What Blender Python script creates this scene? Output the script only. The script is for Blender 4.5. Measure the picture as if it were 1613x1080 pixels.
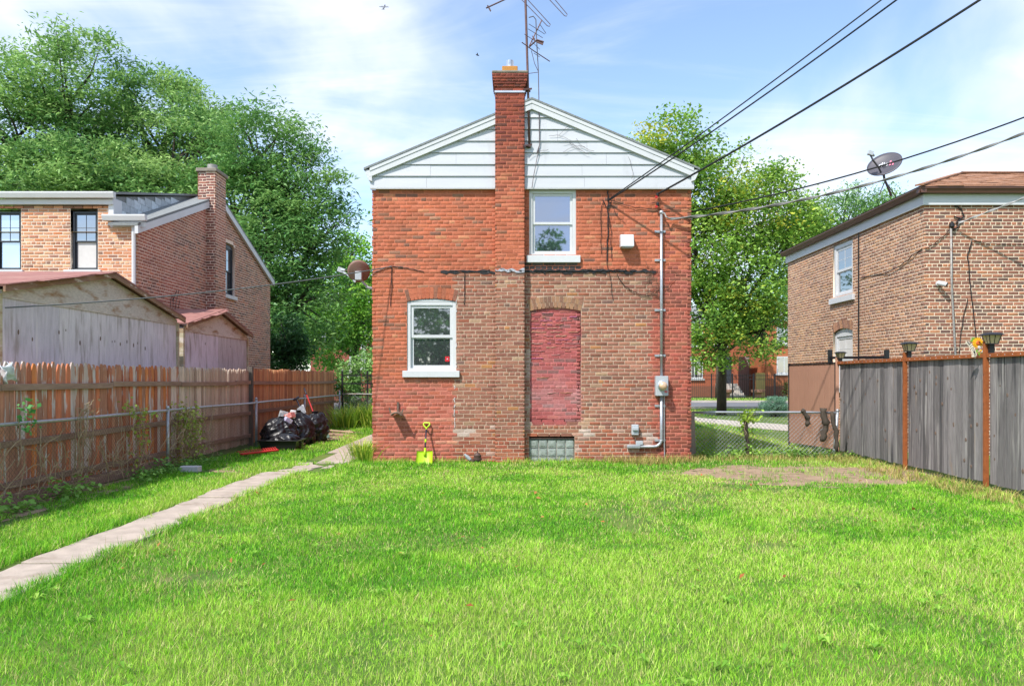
import bpy, math, random
import numpy as np
from mathutils import Vector, Matrix
R = math.radians
random.seed(7); rng = np.random.default_rng(7)
for o in list(bpy.data.objects): bpy.data.objects.remove(o)
SC = bpy.context.scene; COL = SC.collection
# ---------------------------------------------------------------- camera, sky, sun, exposure
FPX, HX, HY, EYE = 1200.0, 811.0, 597.0, 1.45      # focal length in photo pixels, vanishing point, eye height
cam = bpy.data.cameras.new('camera'); co = bpy.data.objects.new('camera', cam); COL.objects.link(co)
co.location = (0, 0, EYE); co.rotation_euler = (R(90), 0, 0)
cam.sensor_width = 36; cam.lens = 36*FPX/1613
cam.shift_x = (806.5-HX)/1613; cam.shift_y = (HY-540)/1613
cam.clip_start = .05; cam.clip_end = 9000; SC.camera = co
SUN_AZ, SUN_EL = 40, 52                             # behind the left shoulder
to_sun = Vector((-math.sin(R(SUN_AZ))*math.cos(R(SUN_EL)), -math.cos(R(SUN_AZ))*math.cos(R(SUN_EL)), math.sin(R(SUN_EL))))
W = bpy.data.worlds.new('World'); SC.world = W; W.use_nodes = True
nt = W.node_tree; N = nt.nodes; L = nt.links; N.clear()
def nd(t, tree=None, **kw):
    n = (tree or nt).nodes.new(t)
    for k, v in kw.items(): setattr(n, k, v)
    return n
sky = nd('ShaderNodeTexSky', sky_type='NISHITA', sun_disc=False, sun_elevation=R(SUN_EL), sun_rotation=R(180+SUN_AZ), air_density=1.0, dust_density=.2, altitude=200, ozone_density=1.6)
tc = nd('ShaderNodeTexCoord'); sp = nd('ShaderNodeSeparateXYZ'); L.new(tc.outputs['Generated'], sp.inputs[0])
def mth(op, a, b=None, tree=None, clamp=False):
    t = tree or nt; n = t.nodes.new('ShaderNodeMath'); n.operation = op; n.use_clamp = clamp
    for i, v in enumerate((a, b)):
        if v is None: continue
        if isinstance(v, (int, float)): n.inputs[i].default_value = v
        else: t.links.new(v, n.inputs[i])
    return n.outputs[0]
zz = mth('ADD', mth('MAXIMUM', sp.outputs[2], 0.0), .22)
cb = nd('ShaderNodeCombineXYZ'); L.new(mth('DIVIDE', sp.outputs[0], zz), cb.inputs[0]); L.new(mth('DIVIDE', sp.outputs[1], zz), cb.inputs[1])
def cloud(rot, scale, loc, nscale, lo, hi, rough, dist):
    mp = nd('ShaderNodeMapping'); L.new(cb.outputs[0], mp.inputs[0])
    mp.inputs['Rotation'].default_value = (0, 0, R(rot)); mp.inputs['Scale'].default_value = scale; mp.inputs['Location'].default_value = loc
    no = nd('ShaderNodeTexNoise'); L.new(mp.outputs[0], no.inputs['Vector'])
    no.inputs['Scale'].default_value = nscale; no.inputs['Detail'].default_value = 7; no.inputs['Roughness'].default_value = rough; no.inputs['Distortion'].default_value = dist
    mr = nd('ShaderNodeMapRange', interpolation_type='SMOOTHSTEP'); L.new(no.outputs[0], mr.inputs[0])
    mr.inputs[1].default_value = lo; mr.inputs[2].default_value = hi
    return mr.outputs[0]
c1 = cloud(-38, (1.3, .75, 1), (5.07, 1.0, 0), .8, .44, .68, .5, .5)
c2 = cloud(62, (.6, 2.4, 1), (7.1, 2.2, 0), 1.1, .45, .72, .6, .8)
veil = mth('ADD', mth('MULTIPLY', c1, .85), mth('MULTIPLY', c2, .55), clamp=True)
veil = mth('ADD', mth('MULTIPLY', veil, .9), .03, clamp=True)
mx = nd('ShaderNodeMix', data_type='RGBA'); L.new(veil, mx.inputs['Factor']); L.new(sky.outputs[0], mx.inputs['A'])
CLOUD = 4.5
mx.inputs['B'].default_value = (CLOUD*.96, CLOUD*.99, CLOUD*1.05, 1)
bg = nd('ShaderNodeBackground'); L.new(mx.outputs['Result'], bg.inputs[0]); bg.inputs[1].default_value = .15
L.new(bg.outputs[0], nd('ShaderNodeOutputWorld').inputs[0])
sl = bpy.data.lights.new('sun', 'SUN'); sl.energy = 3.05; sl.angle = R(.9); sl.color = (1, .955, .89)
so = bpy.data.objects.new('sun', sl); COL.objects.link(so); so.location = to_sun*40; so.rotation_euler = (-to_sun).to_track_quat('-Z', 'Y').to_euler()
vs = SC.view_settings; vs.view_transform = 'Standard'; vs.look = 'None'; vs.gamma = 1; vs.use_curve_mapping = False; vs.exposure = .93
SC.render.engine = 'CYCLES'; SC.cycles.max_bounces = 6; SC.cycles.transparent_max_bounces = 6

# ---------------------------------------------------------------- helpers
def at(px, py, Y): return Vector(((px-HX)*Y/FPX, Y, EYE-(py-HY)*Y/FPX))
def lin(c):
    c = np.asarray(c, float)/255.; return np.where(c <= .04045, c/12.92, ((c+.055)/1.055)**2.4)
def A(r, g, b, k=1.4): return tuple(np.clip(lin((r, g, b))/k, 0.005, .85))     # albedo of a surface that looks r,g,b under the daylight factor k
_vt = rng.random((8, 256, 256))
def vnoise(x, y, s=0):
    x = np.asarray(x, float); y = np.asarray(y, float); i = np.floor(x).astype(int); j = np.floor(y).astype(int)
    fx_ = x-i; fy_ = y-j; fx_ = fx_*fx_*(3-2*fx_); fy_ = fy_*fy_*(3-2*fy_); T = _vt[s % 8]
    a = T[i & 255, j & 255]; b = T[(i+1) & 255, j & 255]; c = T[i & 255, (j+1) & 255]; d = T[(i+1) & 255, (j+1) & 255]
    return (a*(1-fx_)+b*fx_)*(1-fy_)+(c*(1-fx_)+d*fx_)*fy_
def fbm(x, y, s=0, o=3):
    t = 0; amp = .5; n = 0
    for k in range(o): t = t+amp*vnoise(np.asarray(x)*2**k, np.asarray(y)*2**k, s+k); n += amp; amp *= .5
    return t/n
MATS = {}
def mat(name, col=(.5, .5, .5), rough=.75, src=None, n=(6, .15), bump=(0, 30), metal=0, stretch=(1, 1, 1), patches=(), objrand=False, spec=.4, trans=0, coat=0, detail=5):
    """principled procedural material; src None | 'attr' (Col) | 'obj' (object colour); patches: (colour, scale3, lo, hi)"""
    m = bpy.data.materials.new(name); m.use_nodes = True; t = m.node_tree; t.nodes.clear(); l = t.links
    out = nd('ShaderNodeOutputMaterial', t); p = nd('ShaderNodeBsdfPrincipled', t)
    p.inputs['Roughness'].default_value = rough; p.inputs['Metallic'].default_value = metal; p.inputs['Specular IOR Level'].default_value = spec
    p.inputs['Coat Weight'].default_value = coat
    geo = nd('ShaderNodeNewGeometry', t); vec = geo.outputs['Position']
    if objrand:
        oi = nd('ShaderNodeObjectInfo', t); va = nd('ShaderNodeVectorMath', t, operation='MULTIPLY_ADD')
        cx = nd('ShaderNodeCombineXYZ', t)
        for i in range(3): l.new(oi.outputs['Random'], cx.inputs[i])
        l.new(cx.outputs[0], va.inputs[0]); va.inputs[1].default_value = (31, 57, 43); l.new(vec, va.inputs[2]); vec = va.outputs[0]
    if src == 'attr':
        a = nd('ShaderNodeAttribute', t, attribute_name='Col'); c = a.outputs['Color']
    elif src == 'obj':
        a = nd('ShaderNodeObjectInfo', t); c = a.outputs['Color']
    else:
        a = nd('ShaderNodeRGB', t); a.outputs[0].default_value = (*col, 1); c = a.outputs[0]
    def noise(scale, st, rg=.55):
        mp = nd('ShaderNodeMapping', t); mp.inputs['Scale'].default_value = st; l.new(vec, mp.inputs[0])
        no = nd('ShaderNodeTexNoise', t); no.inputs['Scale'].default_value = scale; no.inputs['Detail'].default_value = detail; no.inputs['Roughness'].default_value = rg
        l.new(mp.outputs[0], no.inputs['Vector']); return no.outputs[0]
    nz = noise(n[0], stretch)
    mr = nd('ShaderNodeMapRange', t); l.new(nz, mr.inputs[0]); mr.inputs[1].default_value = .25; mr.inputs[2].default_value = .75
    mr.inputs[3].default_value = 1-n[1]; mr.inputs[4].default_value = 1+n[1]
    vm = nd('ShaderNodeVectorMath', t, operation='SCALE'); l.new(c, vm.inputs[0]); l.new(mr.outputs[0], vm.inputs['Scale']); c = vm.outputs[0]
    for (pc, st, lo, hi) in patches:
        q = noise(1, st, .6); m2 = nd('ShaderNodeMapRange', t); l.new(q, m2.inputs[0]); m2.inputs[1].default_value = lo; m2.inputs[2].default_value = hi
        mi = nd('ShaderNodeMix', t, data_type='RGBA'); l.new(m2.outputs[0], mi.inputs['Factor']); l.new(c, mi.inputs['A']); mi.inputs['B'].default_value = (*pc, 1); c = mi.outputs['Result']
    l.new(c, p.inputs['Base Color'])
    if bump[0]:
        b = nd('ShaderNodeBump', t); b.inputs['Strength'].default_value = bump[0]; b.inputs['Distance'].default_value = .02
        l.new(noise(bump[1], stretch), b.inputs['Height']); l.new(b.outputs[0], p.inputs['Normal'])
    if trans:
        tr = nd('ShaderNodeBsdfTranslucent', t); l.new(c, tr.inputs[0]); ms = nd('ShaderNodeMixShader', t); ms.inputs[0].default_value = trans
        l.new(p.outputs[0], ms.inputs[1]); l.new(tr.outputs[0], ms.inputs[2]); l.new(ms.outputs[0], out.inputs[0])
    else: l.new(p.outputs[0], out.inputs[0])
    MATS[name] = m; return m
def glass(name, dark, fac=.3, tint=(.92, .95, 1)):
    m = bpy.data.materials.new(name); m.use_nodes = True; t = m.node_tree; t.nodes.clear(); l = t.links
    out = nd('ShaderNodeOutputMaterial', t); d = nd('ShaderNodeBsdfDiffuse', t); g = nd('ShaderNodeBsdfGlossy', t); ms = nd('ShaderNodeMixShader', t)
    no = nd('ShaderNodeTexNoise', t); no.inputs['Scale'].default_value = 1.4; no.inputs['Detail'].default_value = 1
    geo = nd('ShaderNodeNewGeometry', t); l.new(geo.outputs['Position'], no.inputs['Vector'])
    bp = nd('ShaderNodeBump', t); bp.inputs['Strength'].default_value = .04; bp.inputs['Distance'].default_value = .05; l.new(no.outputs[0], bp.inputs['Height']); l.new(bp.outputs[0], g.inputs['Normal'])
    mr = nd('ShaderNodeMapRange', t); l.new(no.outputs[0], mr.inputs[0]); mr.inputs[3].default_value = .6; mr.inputs[4].default_value = 1.4
    vm = nd('ShaderNodeVectorMath', t, operation='SCALE'); vm.inputs[0].default_value = dark; l.new(mr.outputs[0], vm.inputs['Scale']); l.new(vm.outputs[0], d.inputs[0])
    g.inputs['Roughness'].default_value = .02; g.inputs['Color'].default_value = (*tint, 1)
    ms.inputs[0].default_value = fac; l.new(d.outputs[0], ms.inputs[1]); l.new(g.outputs[0], ms.inputs[2]); l.new(ms.outputs[0], out.inputs[0]); return m

def thing(name, label, cat, loc=(0, 0, 0), group=None):
    o = bpy.data.objects.new(name, None); COL.objects.link(o); o.location = loc; o.empty_display_size = .2
    o['label'] = label; o['category'] = cat
    if group: o['group'] = group
    return o
def tag(o, label, cat, group=None):
    o['label'] = label; o['category'] = cat
    if group: o['group'] = group
    return o
def link(name, me, m, parent=None, kind=None):
    o = bpy.data.objects.new(name, me); COL.objects.link(o)
    if m is not None and not me.materials: me.materials.append(m)
    if parent is not None:
        o.parent = parent; o.matrix_parent_inverse = Matrix.Translation(-Vector(parent.location))
    if kind: o['kind'] = kind
    return o
class MB:
    def __init__(s, M=None): s.v = []; s.f = []; s.c = []; s.M = M; s.col = None
    def add(s, vs, fs, col=None):
        k = len(s.v); s.v += [tuple(v) for v in vs]; s.f += [tuple(i+k for i in f) for f in fs]
        c = col or s.col or (.5, .5, .5); s.c += [c]*len(vs); return s
    def box(s, x0, x1, y0, y1, z0, z1, col=None):
        return s.add([(x0, y0, z0), (x1, y0, z0), (x1, y1, z0), (x0, y1, z0), (x0, y0, z1), (x1, y0, z1), (x1, y1, z1), (x0, y1, z1)],
                     [(0, 3, 2, 1), (4, 5, 6, 7), (0, 1, 5, 4), (1, 2, 6, 5), (2, 3, 7, 6), (3, 0, 4, 7)], col)
    def obox(s, c, h, mat3=None, col=None):
        c = Vector(c); m = mat3 or Matrix.Identity(3); vs = []
        for z in (-1, 1):
            for (x, y) in ((-1, -1), (1, -1), (1, 1), (-1, 1)): vs.append(c+m@Vector((x*h[0], y*h[1], z*h[2])))
        return s.add(vs, [(0, 3, 2, 1), (4, 5, 6, 7), (0, 1, 5, 4), (1, 2, 6, 5), (2, 3, 7, 6), (3, 0, 4, 7)], col)
    def bar(s, p, q, w, h, up=(0, 0, 1), col=None):
        p = Vector(p); q = Vector(q); d = (q-p); ln = d.length; d.normalize(); sd = d.cross(Vector(up))
        if sd.length < 1e-4: sd = d.cross(Vector((1, 0, 0)))
        sd.normalize(); u = sd.cross(d)
        return s.obox((p+q)/2, (w/2, ln/2, h/2), Matrix((sd, d, u)).transposed(), col)
    def prism(s, pts, vec, col=None):
        n = len(pts); vec = Vector(vec); vs = [Vector(p) for p in pts]+[Vector(p)+vec for p in pts]
        return s.add(vs, [tuple(range(n-1, -1, -1)), tuple(range(n, 2*n))]+[(i, (i+1) % n, (i+1) % n+n, i+n) for i in range(n)], col)
    def tube(s, pts, r, n=8, col=None, caps=True):
        pts = [Vector(p) for p in pts]; m = len(pts); rs = r if isinstance(r, (list, tuple)) else [r]*m
        vs = []; t0 = (pts[1]-pts[0]).normalized(); a = t0.orthogonal().normalized()
        for i, p in enumerate(pts):
            t = (pts[min(i+1, m-1)]-pts[max(i-1, 0)]).normalized(); a = (a-t*a.dot(t)); a = a.normalized() if a.length > 1e-6 else t.orthogonal().normalized(); b = t.cross(a)
            for k in range(n):
                th = 2*math.pi*k/n; vs.append(p+(a*math.cos(th)+b*math.sin(th))*rs[i])
        fs = [(i*n+k, i*n+(k+1) % n, (i+1)*n+(k+1) % n, (i+1)*n+k) for i in range(m-1) for k in range(n)]
        if caps: fs += [tuple(range(n-1, -1, -1)), tuple((m-1)*n+k for k in range(n))]
        return s.add(vs, fs, col)
    def lathe(s, prof, c=(0, 0, 0), n=16, ax=None, col=None):
        c = Vector(c); m3 = ax or Matrix.Identity(3); vs = []
        for (r, z) in prof:
            for k in range(n):
                th = 2*math.pi*k/n; vs.append(c+m3@Vector((r*math.cos(th), r*math.sin(th), z)))
        m = len(prof)
        fs = [(i*n+k, i*n+(k+1) % n, (i+1)*n+(k+1) % n, (i+1)*n+k) for i in range(m-1) for k in range(n)]
        fs += [tuple(range(n-1, -1, -1)), tuple((m-1)*n+k for k in range(n))]
        return s.add(vs, fs, col)
    def build(s, name, m, parent=None, smooth=False, bevel=0, kind=None):
        me = bpy.data.meshes.new(name); M = s.M
        me.from_pydata([tuple(M@Vector(v)) for v in s.v] if M is not None else s.v, [], s.f)
        at_ = me.color_attributes.new('Col', 'FLOAT_COLOR', 'POINT')
        at_.data.foreach_set('color', np.hstack([np.array(s.c, np.float32).reshape(-1, 3), np.ones((len(s.c), 1), np.float32)]).ravel())
        if smooth: me.polygons.foreach_set('use_smooth', [True]*len(me.polygons))
        o = link(name, me, m, parent, kind)
        if bevel:
            b = o.modifiers.new('bevel', 'BEVEL'); b.width = bevel; b.segments = 2; b.limit_method = 'ANGLE'
        return o
def npmesh(name, V, F, C, m, parent=None, kind=None, smooth=False):
    """numpy mesh: V (n,3), F (k,4) or (k,3), C (n,3)"""
    me = bpy.data.meshes.new(name); V = np.asarray(V, np.float32); k = F.shape[1]
    me.vertices.add(len(V)); me.vertices.foreach_set('co', V.ravel())
    me.loops.add(F.size); me.loops.foreach_set('vertex_index', F.astype(np.int32).ravel())
    me.polygons.add(len(F)); me.polygons.foreach_set('loop_start', np.arange(0, F.size, k, dtype=np.int32)); me.polygons.foreach_set('loop_total', np.full(len(F), k, np.int32))
    if C is not None:
        a = me.color_attributes.new('Col', 'FLOAT_COLOR', 'POINT'); a.data.foreach_set('color', np.hstack([np.asarray(C, np.float32), np.ones((len(C), 1), np.float32)]).ravel())
    me.update(calc_edges=True); me.validate()
    if smooth: me.polygons.foreach_set('use_smooth', [True]*len(me.polygons))
    return link(name, me, m, parent, kind)
def frame(origin, normal):
    """local x along the wall, y inward, z up"""
    n = Vector(normal).normalized(); y = -n; z = Vector((0, 0, 1)); x = y.cross(z)
    return Matrix.Translation(Vector(origin))@Matrix((x, y, z)).transposed().to_4x4()

# ---------------------------------------------------------------- materials
M_brickA = mat('brick_field', src='attr', rough=.88, n=(38, .22), bump=(.35, 130))
M_brickO = mat('brick_single', src='obj', rough=.88, n=(38, .22), bump=(.35, 130))
M_mortar = mat('mortar', src='attr', rough=.95, n=(50, .16), bump=(.5, 160))
M_white = mat('white_paint', (.60, .605, .62), .45, n=(3, .05), patches=[((.55, .55, .54), (2, 2, 5), .66, .8)])
M_siding = mat('white_siding', (.53, .54, .57), .42, n=(1.6, .07), stretch=(.5, 1, 3), patches=[((.40, .41, .42), (3.5, 3.5, .8), .6, .85)])
M_vinyl = mat('vinyl_frame', (.60, .605, .615), .35, n=(4, .04))
M_glass = glass('window_glass', (.05, .055, .06), .36)
M_glassb = glass('sky_tint_window_glass', (.035, .04, .055), .5, (.56, .66, .86))  # blue put into the gloss colour imitates a deeper sky reflection
M_dark = mat('dark_frame', (.035, .04, .05), .4, n=(5, .1))
M_black = mat('black_metal', (.015, .015, .017), .45, n=(9, .2))
M_cable = mat('cable_black', (.012, .012, .014), .5, n=(9, .2))
M_galv = mat('galvanised', (.42, .44, .47), .42, metal=.55, n=(18, .18), bump=(.1, 60))
M_oldgalv = mat('weathered_galvanised', (.33, .31, .29), .6, metal=.4, n=(25, .3), patches=[((.22, .10, .05), (9, 9, 14), .58, .75)])
M_grey = mat('grey_enamel', (.42, .45, .48), .4, n=(6, .06))
M_alu = mat('aluminium', (.6, .62, .66), .3, metal=.8, n=(9, .1))
M_rust = mat('rust', (.30, .085, .022), .85, n=(14, .25), bump=(.2, 90), patches=[((.12, .04, .02), (18, 18, 12), .6, .8)])
M_mast = mat('mast_steel', (.14, .075, .07), .55, metal=.3, n=(16, .25))
M_conc = mat('concrete', (.44, .365, .305), .95, n=(5, .2), bump=(.5, 90), patches=[((.28, .22, .17), (2.6, 2.6, 2.6), .54, .72), ((.52, .44, .38), (30, 30, 30), .64, .75)])
M_cconc = mat('chimney_concrete', (.24, .21, .17), .95, n=(12, .3), bump=(.4, 60))
M_clay = mat('flue_clay', (.48, .22, .05), .8, n=(10, .12))
M_tar = mat('tar', (.018, .018, .02), .6, n=(22, .4), bump=(.6, 60), patches=[((.22, .21, .22), (9, 20, 30), .66, .72)])
M_shing = mat('grey_shingle', (.22, .235, .235), .9, n=(30, .25), bump=(.4, 140))
M_soil = mat('soil', (.31, .215, .14), 1, n=(7, .25), bump=(.7, 60), patches=[((.40, .29, .19), (3, 3, 3), .5, .7), ((.14, .15, .05), (4, 4, 4), .58, .66)])
M_ground = mat('ground_turf', (.08, .15, .02), 1, n=(3.2, .3), bump=(.6, 40), patches=[((.17, .20, .04), (.8, .8, .8), .45, .75), ((.20, .145, .08), (2.6, 2.6, 2.6), .62, .78)])
M_grass = mat('grass_blade', src='attr', rough=.55, n=(1.2, .10), trans=.32, spec=.15)
M_leaf = mat('leaf', src='attr', rough=.5, n=(.8, .12), trans=.34, spec=.35)
M_bark = mat('bark', (.075, .058, .045), .95, n=(9, .3), bump=(.8, 26), stretch=(2.2, 2.2, .5))
# ---------------------------------------------------------------- brickwork tools
BL, BH, JT = .2005, .0664, .0125
class Hole:
    def __init__(s, u0, u1, z0, zs, rise=0, ring=0):
        s.u0, s.u1, s.z0, s.zs, s.rise, s.ring = u0, u1, z0, zs, rise, ring; s.uc = (u0+u1)/2; w = (u1-u0)/2
        if rise: s.R = (w*w+rise*rise)/(2*rise); s.zc = zs+rise-s.R; s.a = math.asin(w/s.R)
    def span(s, z, ring=True):
        if s.z0 < z < s.zs: return (s.u0, s.u1)
        if s.rise and z >= s.zs:
            t = s.ring if ring else 0; k = (s.R+t)**2-(z-s.zc)**2
            if k > 0:
                h = min(math.sqrt(k), (s.u1-s.u0)/2+(z-s.zs)*math.tan(s.a)); return (s.uc-h, s.uc+h)
        return None
def lay(u0, u1, z0, z1, holes=(), limits=None, seed=0, hdr=6, ofs=3):
    rr = random.Random(seed); out = []; n = int(round((z1-z0)/BH))
    for k in range(n):
        za = z0+k*BH+JT/2; zb = za+BH-JT; zm = (za+zb)/2; a, b = (u0, u1) if limits is None else limits(zm)
        if b-a < .04: continue
        header = (k+ofs) % hdr == 0; step = BL/2 if header else BL; ofs_ = (BL/2 if k % 2 else 0)+(BL/4 if header else 0)+rr.uniform(-.012, .012)
        free = [(a, b)]
        for h in holes:
            s = h.span(zm)
            if s: free = [q for (p0, p1) in free for q in ((p0, min(p1, s[0])), (max(p0, s[1]), p1)) if q[1]-q[0] > .02]
        x = u0-ofs_
        while x < b:
            xa, xb = x+JT/2, x+step-JT/2
            for (p0, p1) in free:
                ca, cb2 = max(xa, p0+(0 if p0 <= u0+.001 else JT/2)), min(xb, p1-(0 if p1 >= u1-.001 else JT/2))
                if cb2-ca > .013: out.append((ca, cb2, za, zb, 'h' if header else ('s' if cb2-ca > BL-JT-.003 else 'c')))
            x += step
    return out
def brick_arrays(bl, M, cols, seed=0, proud=.0016, dep=.022, ch=.003):
    r = np.random.default_rng(seed); n = len(bl); B = np.array([b[:4] for b in bl]); jit = r.uniform(-proud, proud, n); V = np.zeros((n, 12, 3))
    cor = [(0, 2), (1, 2), (1, 3), (0, 3)]; inn = [(1, 1), (-1, 1), (-1, -1), (1, -1)]
    for i in range(4):
        u = B[:, cor[i][0]]; z = B[:, cor[i][1]]; du = r.uniform(-.0018, .0018, n); dz = r.uniform(-.0022, .0022, n)
        V[:, i] = np.stack([u, np.full(n, dep), z], 1)
        V[:, 4+i] = np.stack([u+du, .002+jit, z+dz], 1)
        V[:, 8+i] = np.stack([u+du+inn[i][0]*ch, jit+r.uniform(-.0012, .0012, n), z+dz+inn[i][1]*ch*.8], 1)
    f = []
    for i in range(4):
        j = (i+1) % 4; f += [(i, j, 4+j, 4+i), (4+i, 4+j, 8+j, 8+i)]
    f.append((8, 9, 10, 11)); F = (np.array(f)[None]+12*np.arange(n)[:, None, None]).reshape(-1, 4)
    V = V.reshape(-1, 3); m3 = np.array(M.to_3x3()); V = V@m3.T+np.array(M.translation)
    return V, F, np.repeat(np.asarray(cols), 12, 0)
_bm = []
def brick_meshes():
    if not _bm:
        for k in range(7):
            h = (BL-JT)/2; q = (BH-JT)/2
            V, F, C = brick_arrays([(-h, h, -q, q)], Matrix.Identity(4), [(.5, .5, .5)], 100+k, 0)
            me = bpy.data.meshes.new('brick'); me.from_pydata(V.tolist(), [], F.tolist()); me.materials.append(M_brickO); _bm.append(me)
    return _bm
def brickwork(root, faces, nsingle, seed=0, name='brick'):
    """faces: list of (bricks, M, colour fn(u,z)->rgb array, single?); the nsingle stretchers that show largest become brick objects"""
    cand = []; V = []; F = []; C = []; off = 0
    for fi, (bl, M, cf, single) in enumerate(faces):
        if single:
            for i, b in enumerate(bl):
                if b[4] == 's':
                    w = M@Vector(((b[0]+b[1])/2, 0, (b[2]+b[3])/2)); cand.append(((w-co.location).length, fi, i))
    cand.sort(); pick = set((f, i) for _, f, i in cand[:nsingle]); ms = brick_meshes(); rr = random.Random(seed)
    for fi, (bl, M, cf, single) in enumerate(faces):
        if not bl: continue
        B = np.array([b[:4] for b in bl]); cols = cf((B[:, 0]+B[:, 1])/2, (B[:, 2]+B[:, 3])/2, seed+fi)
        rest = [i for i in range(len(bl)) if (fi, i) not in pick]
        for i in range(len(bl)):
            if (fi, i) in pick:
                b = bl[i]; o = link(name, rr.choice(ms), None, root)
                o.location = M@Vector(((b[0]+b[1])/2, rr.uniform(-.002, .002), (b[2]+b[3])/2)); o.rotation_euler = (0, R(rr.uniform(-.35, .35)), 0); o.color = (*cols[i], 1)
        if rest:
            v, f, c = brick_arrays([bl[i] for i in rest], M, cols[rest], seed+fi); V.append(v); F.append(f+off); C.append(c); off += len(v)
    if V: npmesh('brick_courses', np.vstack(V), np.vstack(F), np.vstack(C), M_brickA, root, kind='stuff')
def wall_grid(name, root, M, u0, u1, z0, z1, cf, holes=(), limits=None, step=.066, y=.0035, reveal=.11):
    us = np.unique(np.round(np.concatenate([np.linspace(u0, u1, max(2, int((u1-u0)/step)+1))]+[[h.u0, h.u1] for h in holes]), 5))
    zs = np.unique(np.round(np.concatenate([np.linspace(z0, z1, max(2, int((z1-z0)/step)+1))]+[[h.z0, h.zs]+([h.zs+h.rise*.5, h.zs+h.rise+.02] if h.rise else []) for h in holes]), 5))
    us = us[(us >= u0-1e-6) & (us <= u1+1e-6)]; zs = zs[(zs >= z0-1e-6) & (zs <= z1+1e-6)]
    U, Z = np.meshgrid(us, zs, indexing='ij'); c = cf(U.ravel(), Z.ravel(), 5); V = np.stack([U.ravel(), np.full(U.size, y), Z.ravel()], 1)
    if limits is not None:
        for k in range(len(V)):
            a, b = limits(V[k, 2]); V[k, 0] = min(max(V[k, 0], a), b)
    nz = len(zs); F = []
    for i in range(len(us)-1):
        for j in range(nz-1):
            um = (us[i]+us[i+1])/2; zm = (zs[j]+zs[j+1])/2; ok = True
            for h in holes:
                s = h.span(zm-(.035 if zm > h.zs else 0), False)
                if s and s[0] < um < s[1]: ok = False
            if limits is not None:
                a, b = limits(zs[j])
                if us[i] >= b or us[i+1] <= a: ok = False
            if ok: F.append((i*nz+j, (i+1)*nz+j, (i+1)*nz+j+1, i*nz+j+1))
    V = list(map(tuple, V)); C = list(map(tuple, c))
    for h in holes:
        k = len(V); zt = h.zs+h.rise
        for (u, z) in ((h.u0, h.z0), (h.u1, h.z0), (h.u1, zt), (h.u0, zt)):
            V += [(u, y, z), (u, reveal, z)]; C += [tuple(cf(np.array([u]), np.array([z]), 5)[0])]*2
        for i in range(4):
            j = (i+1) % 4; F.append((k+2*i, k+2*i+1, k+2*j+1, k+2*j))
    V = np.array(V); m3 = np.array(M.to_3x3()); V = V@m3.T+np.array(M.translation)
    return npmesh(name, V, np.array(F), np.array(C), M_mortar, root)
def arch_bricks(root, M, h, cf, seed=0, rings=2, t=.097):
    rr = random.Random(seed)
    for r_ in range(rings):
        ra = h.R+r_*(t+.006)+.004; rb = ra+t; n = max(6, int(2*h.a*ra/BH)); da = 2*h.a/n
        for k in range(n):
            a0 = -h.a+k*da+.0045/ra; a1 = -h.a+(k+1)*da-.0045/ra; j = rr.uniform(-.002, .002); b = MB(M)
            P = [(h.uc+q*math.sin(a), h.zc+q*math.cos(a)) for (q, a) in ((ra, a0), (ra, a1), (rb, a1), (rb, a0))]
            b.prism([(p[0], -.001+j, p[1]) for p in P][::-1], (0, .03, 0)); cm = cf(np.array([h.uc+ra*math.sin((a0+a1)/2)]), np.array([h.zc+ra*math.cos(a0)]), seed+k)[0]
            o = b.build('arch_brick', M_brickO, root); o.color = (*cm, 1)
def double_hung(root, M, u0, u1, z0, z1, d, fm, gm, fw=.05, sw=.035, muntin=False, arch=None, sill=None, sillm=None, mid=.5, name='window', blind=None):
    """frame outer u0..u1,z0..z1, front face at depth d; window > frame pieces, pane"""
    b = MB(M)
    b.box(u0, u0+fw, d, d+.09, z0, z1); b.box(u1-fw, u1, d, d+.09, z0, z1); b.box(u0+fw, u1-fw, d, d+.09, z1-fw, z1); b.box(u0+fw, u1-fw, d, d+.09, z0, z0+fw*.8)
    f = b.build(name, fm, root, bevel=.004)
    a0, a1, b0, b1 = u0+fw, u1-fw, z0+fw*.8, z1-fw; zm = b0+(b1-b0)*mid
    for (k, (p, q, dd)) in enumerate(((zm-.018, b1, d+.022), (b0, zm+.018, d+.045))):
        s = MB(M); s.box(a0+.001, a0+sw, dd, dd+.03, p, q); s.box(a1-sw, a1-.001, dd, dd+.03, p, q); s.box(a0+sw, a1-sw, dd, dd+.03, q-sw, q-.001); s.box(a0+sw, a1-sw, dd, dd+.03, p+.001, p+sw)
        if muntin and k in muntin: s.box((a0+a1)/2-.006, (a0+a1)/2+.006, dd+.006, dd+.024, p+sw, q-sw); s.box(a0+sw, a1-sw, dd+.008, dd+.022, (p+q)/2-.006, (p+q)/2+.006)
        s.build('sash', fm, f, bevel=.003)
        g = MB(M); g.box(a0+sw, a1-sw, dd+.012, dd+.018, p+sw, q-sw); g.build('pane', blind if (blind and k == 1) else gm, f)
    if arch:
        pts = [(arch.u0+.002, z1+.001)]+[(arch.uc+(arch.R-.004)*math.sin(t), arch.zc+(arch.R-.004)*math.cos(t)) for t in np.linspace(-arch.a+.01, arch.a-.01, 17)]+[(arch.u1-.002, z1+.001)]
        a = MB(M); a.prism([(p[0], d-.004, p[1]) for p in pts][::-1], (0, .06, 0)); a.build('arch_panel', fm, f)
    if sill:
        s = MB(M); s.box(sill[0], sill[1], -sill[4], d+.04, sill[2], sill[3]); s.build('sill', sillm or fm, f, bevel=.006)
    return f
def clamp01(x): return np.clip(x, 0, 1)
def mixc(a, b, t): return np.asarray(a)*(1-t[:, None])+np.asarray(b)*t[:, None]
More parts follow.
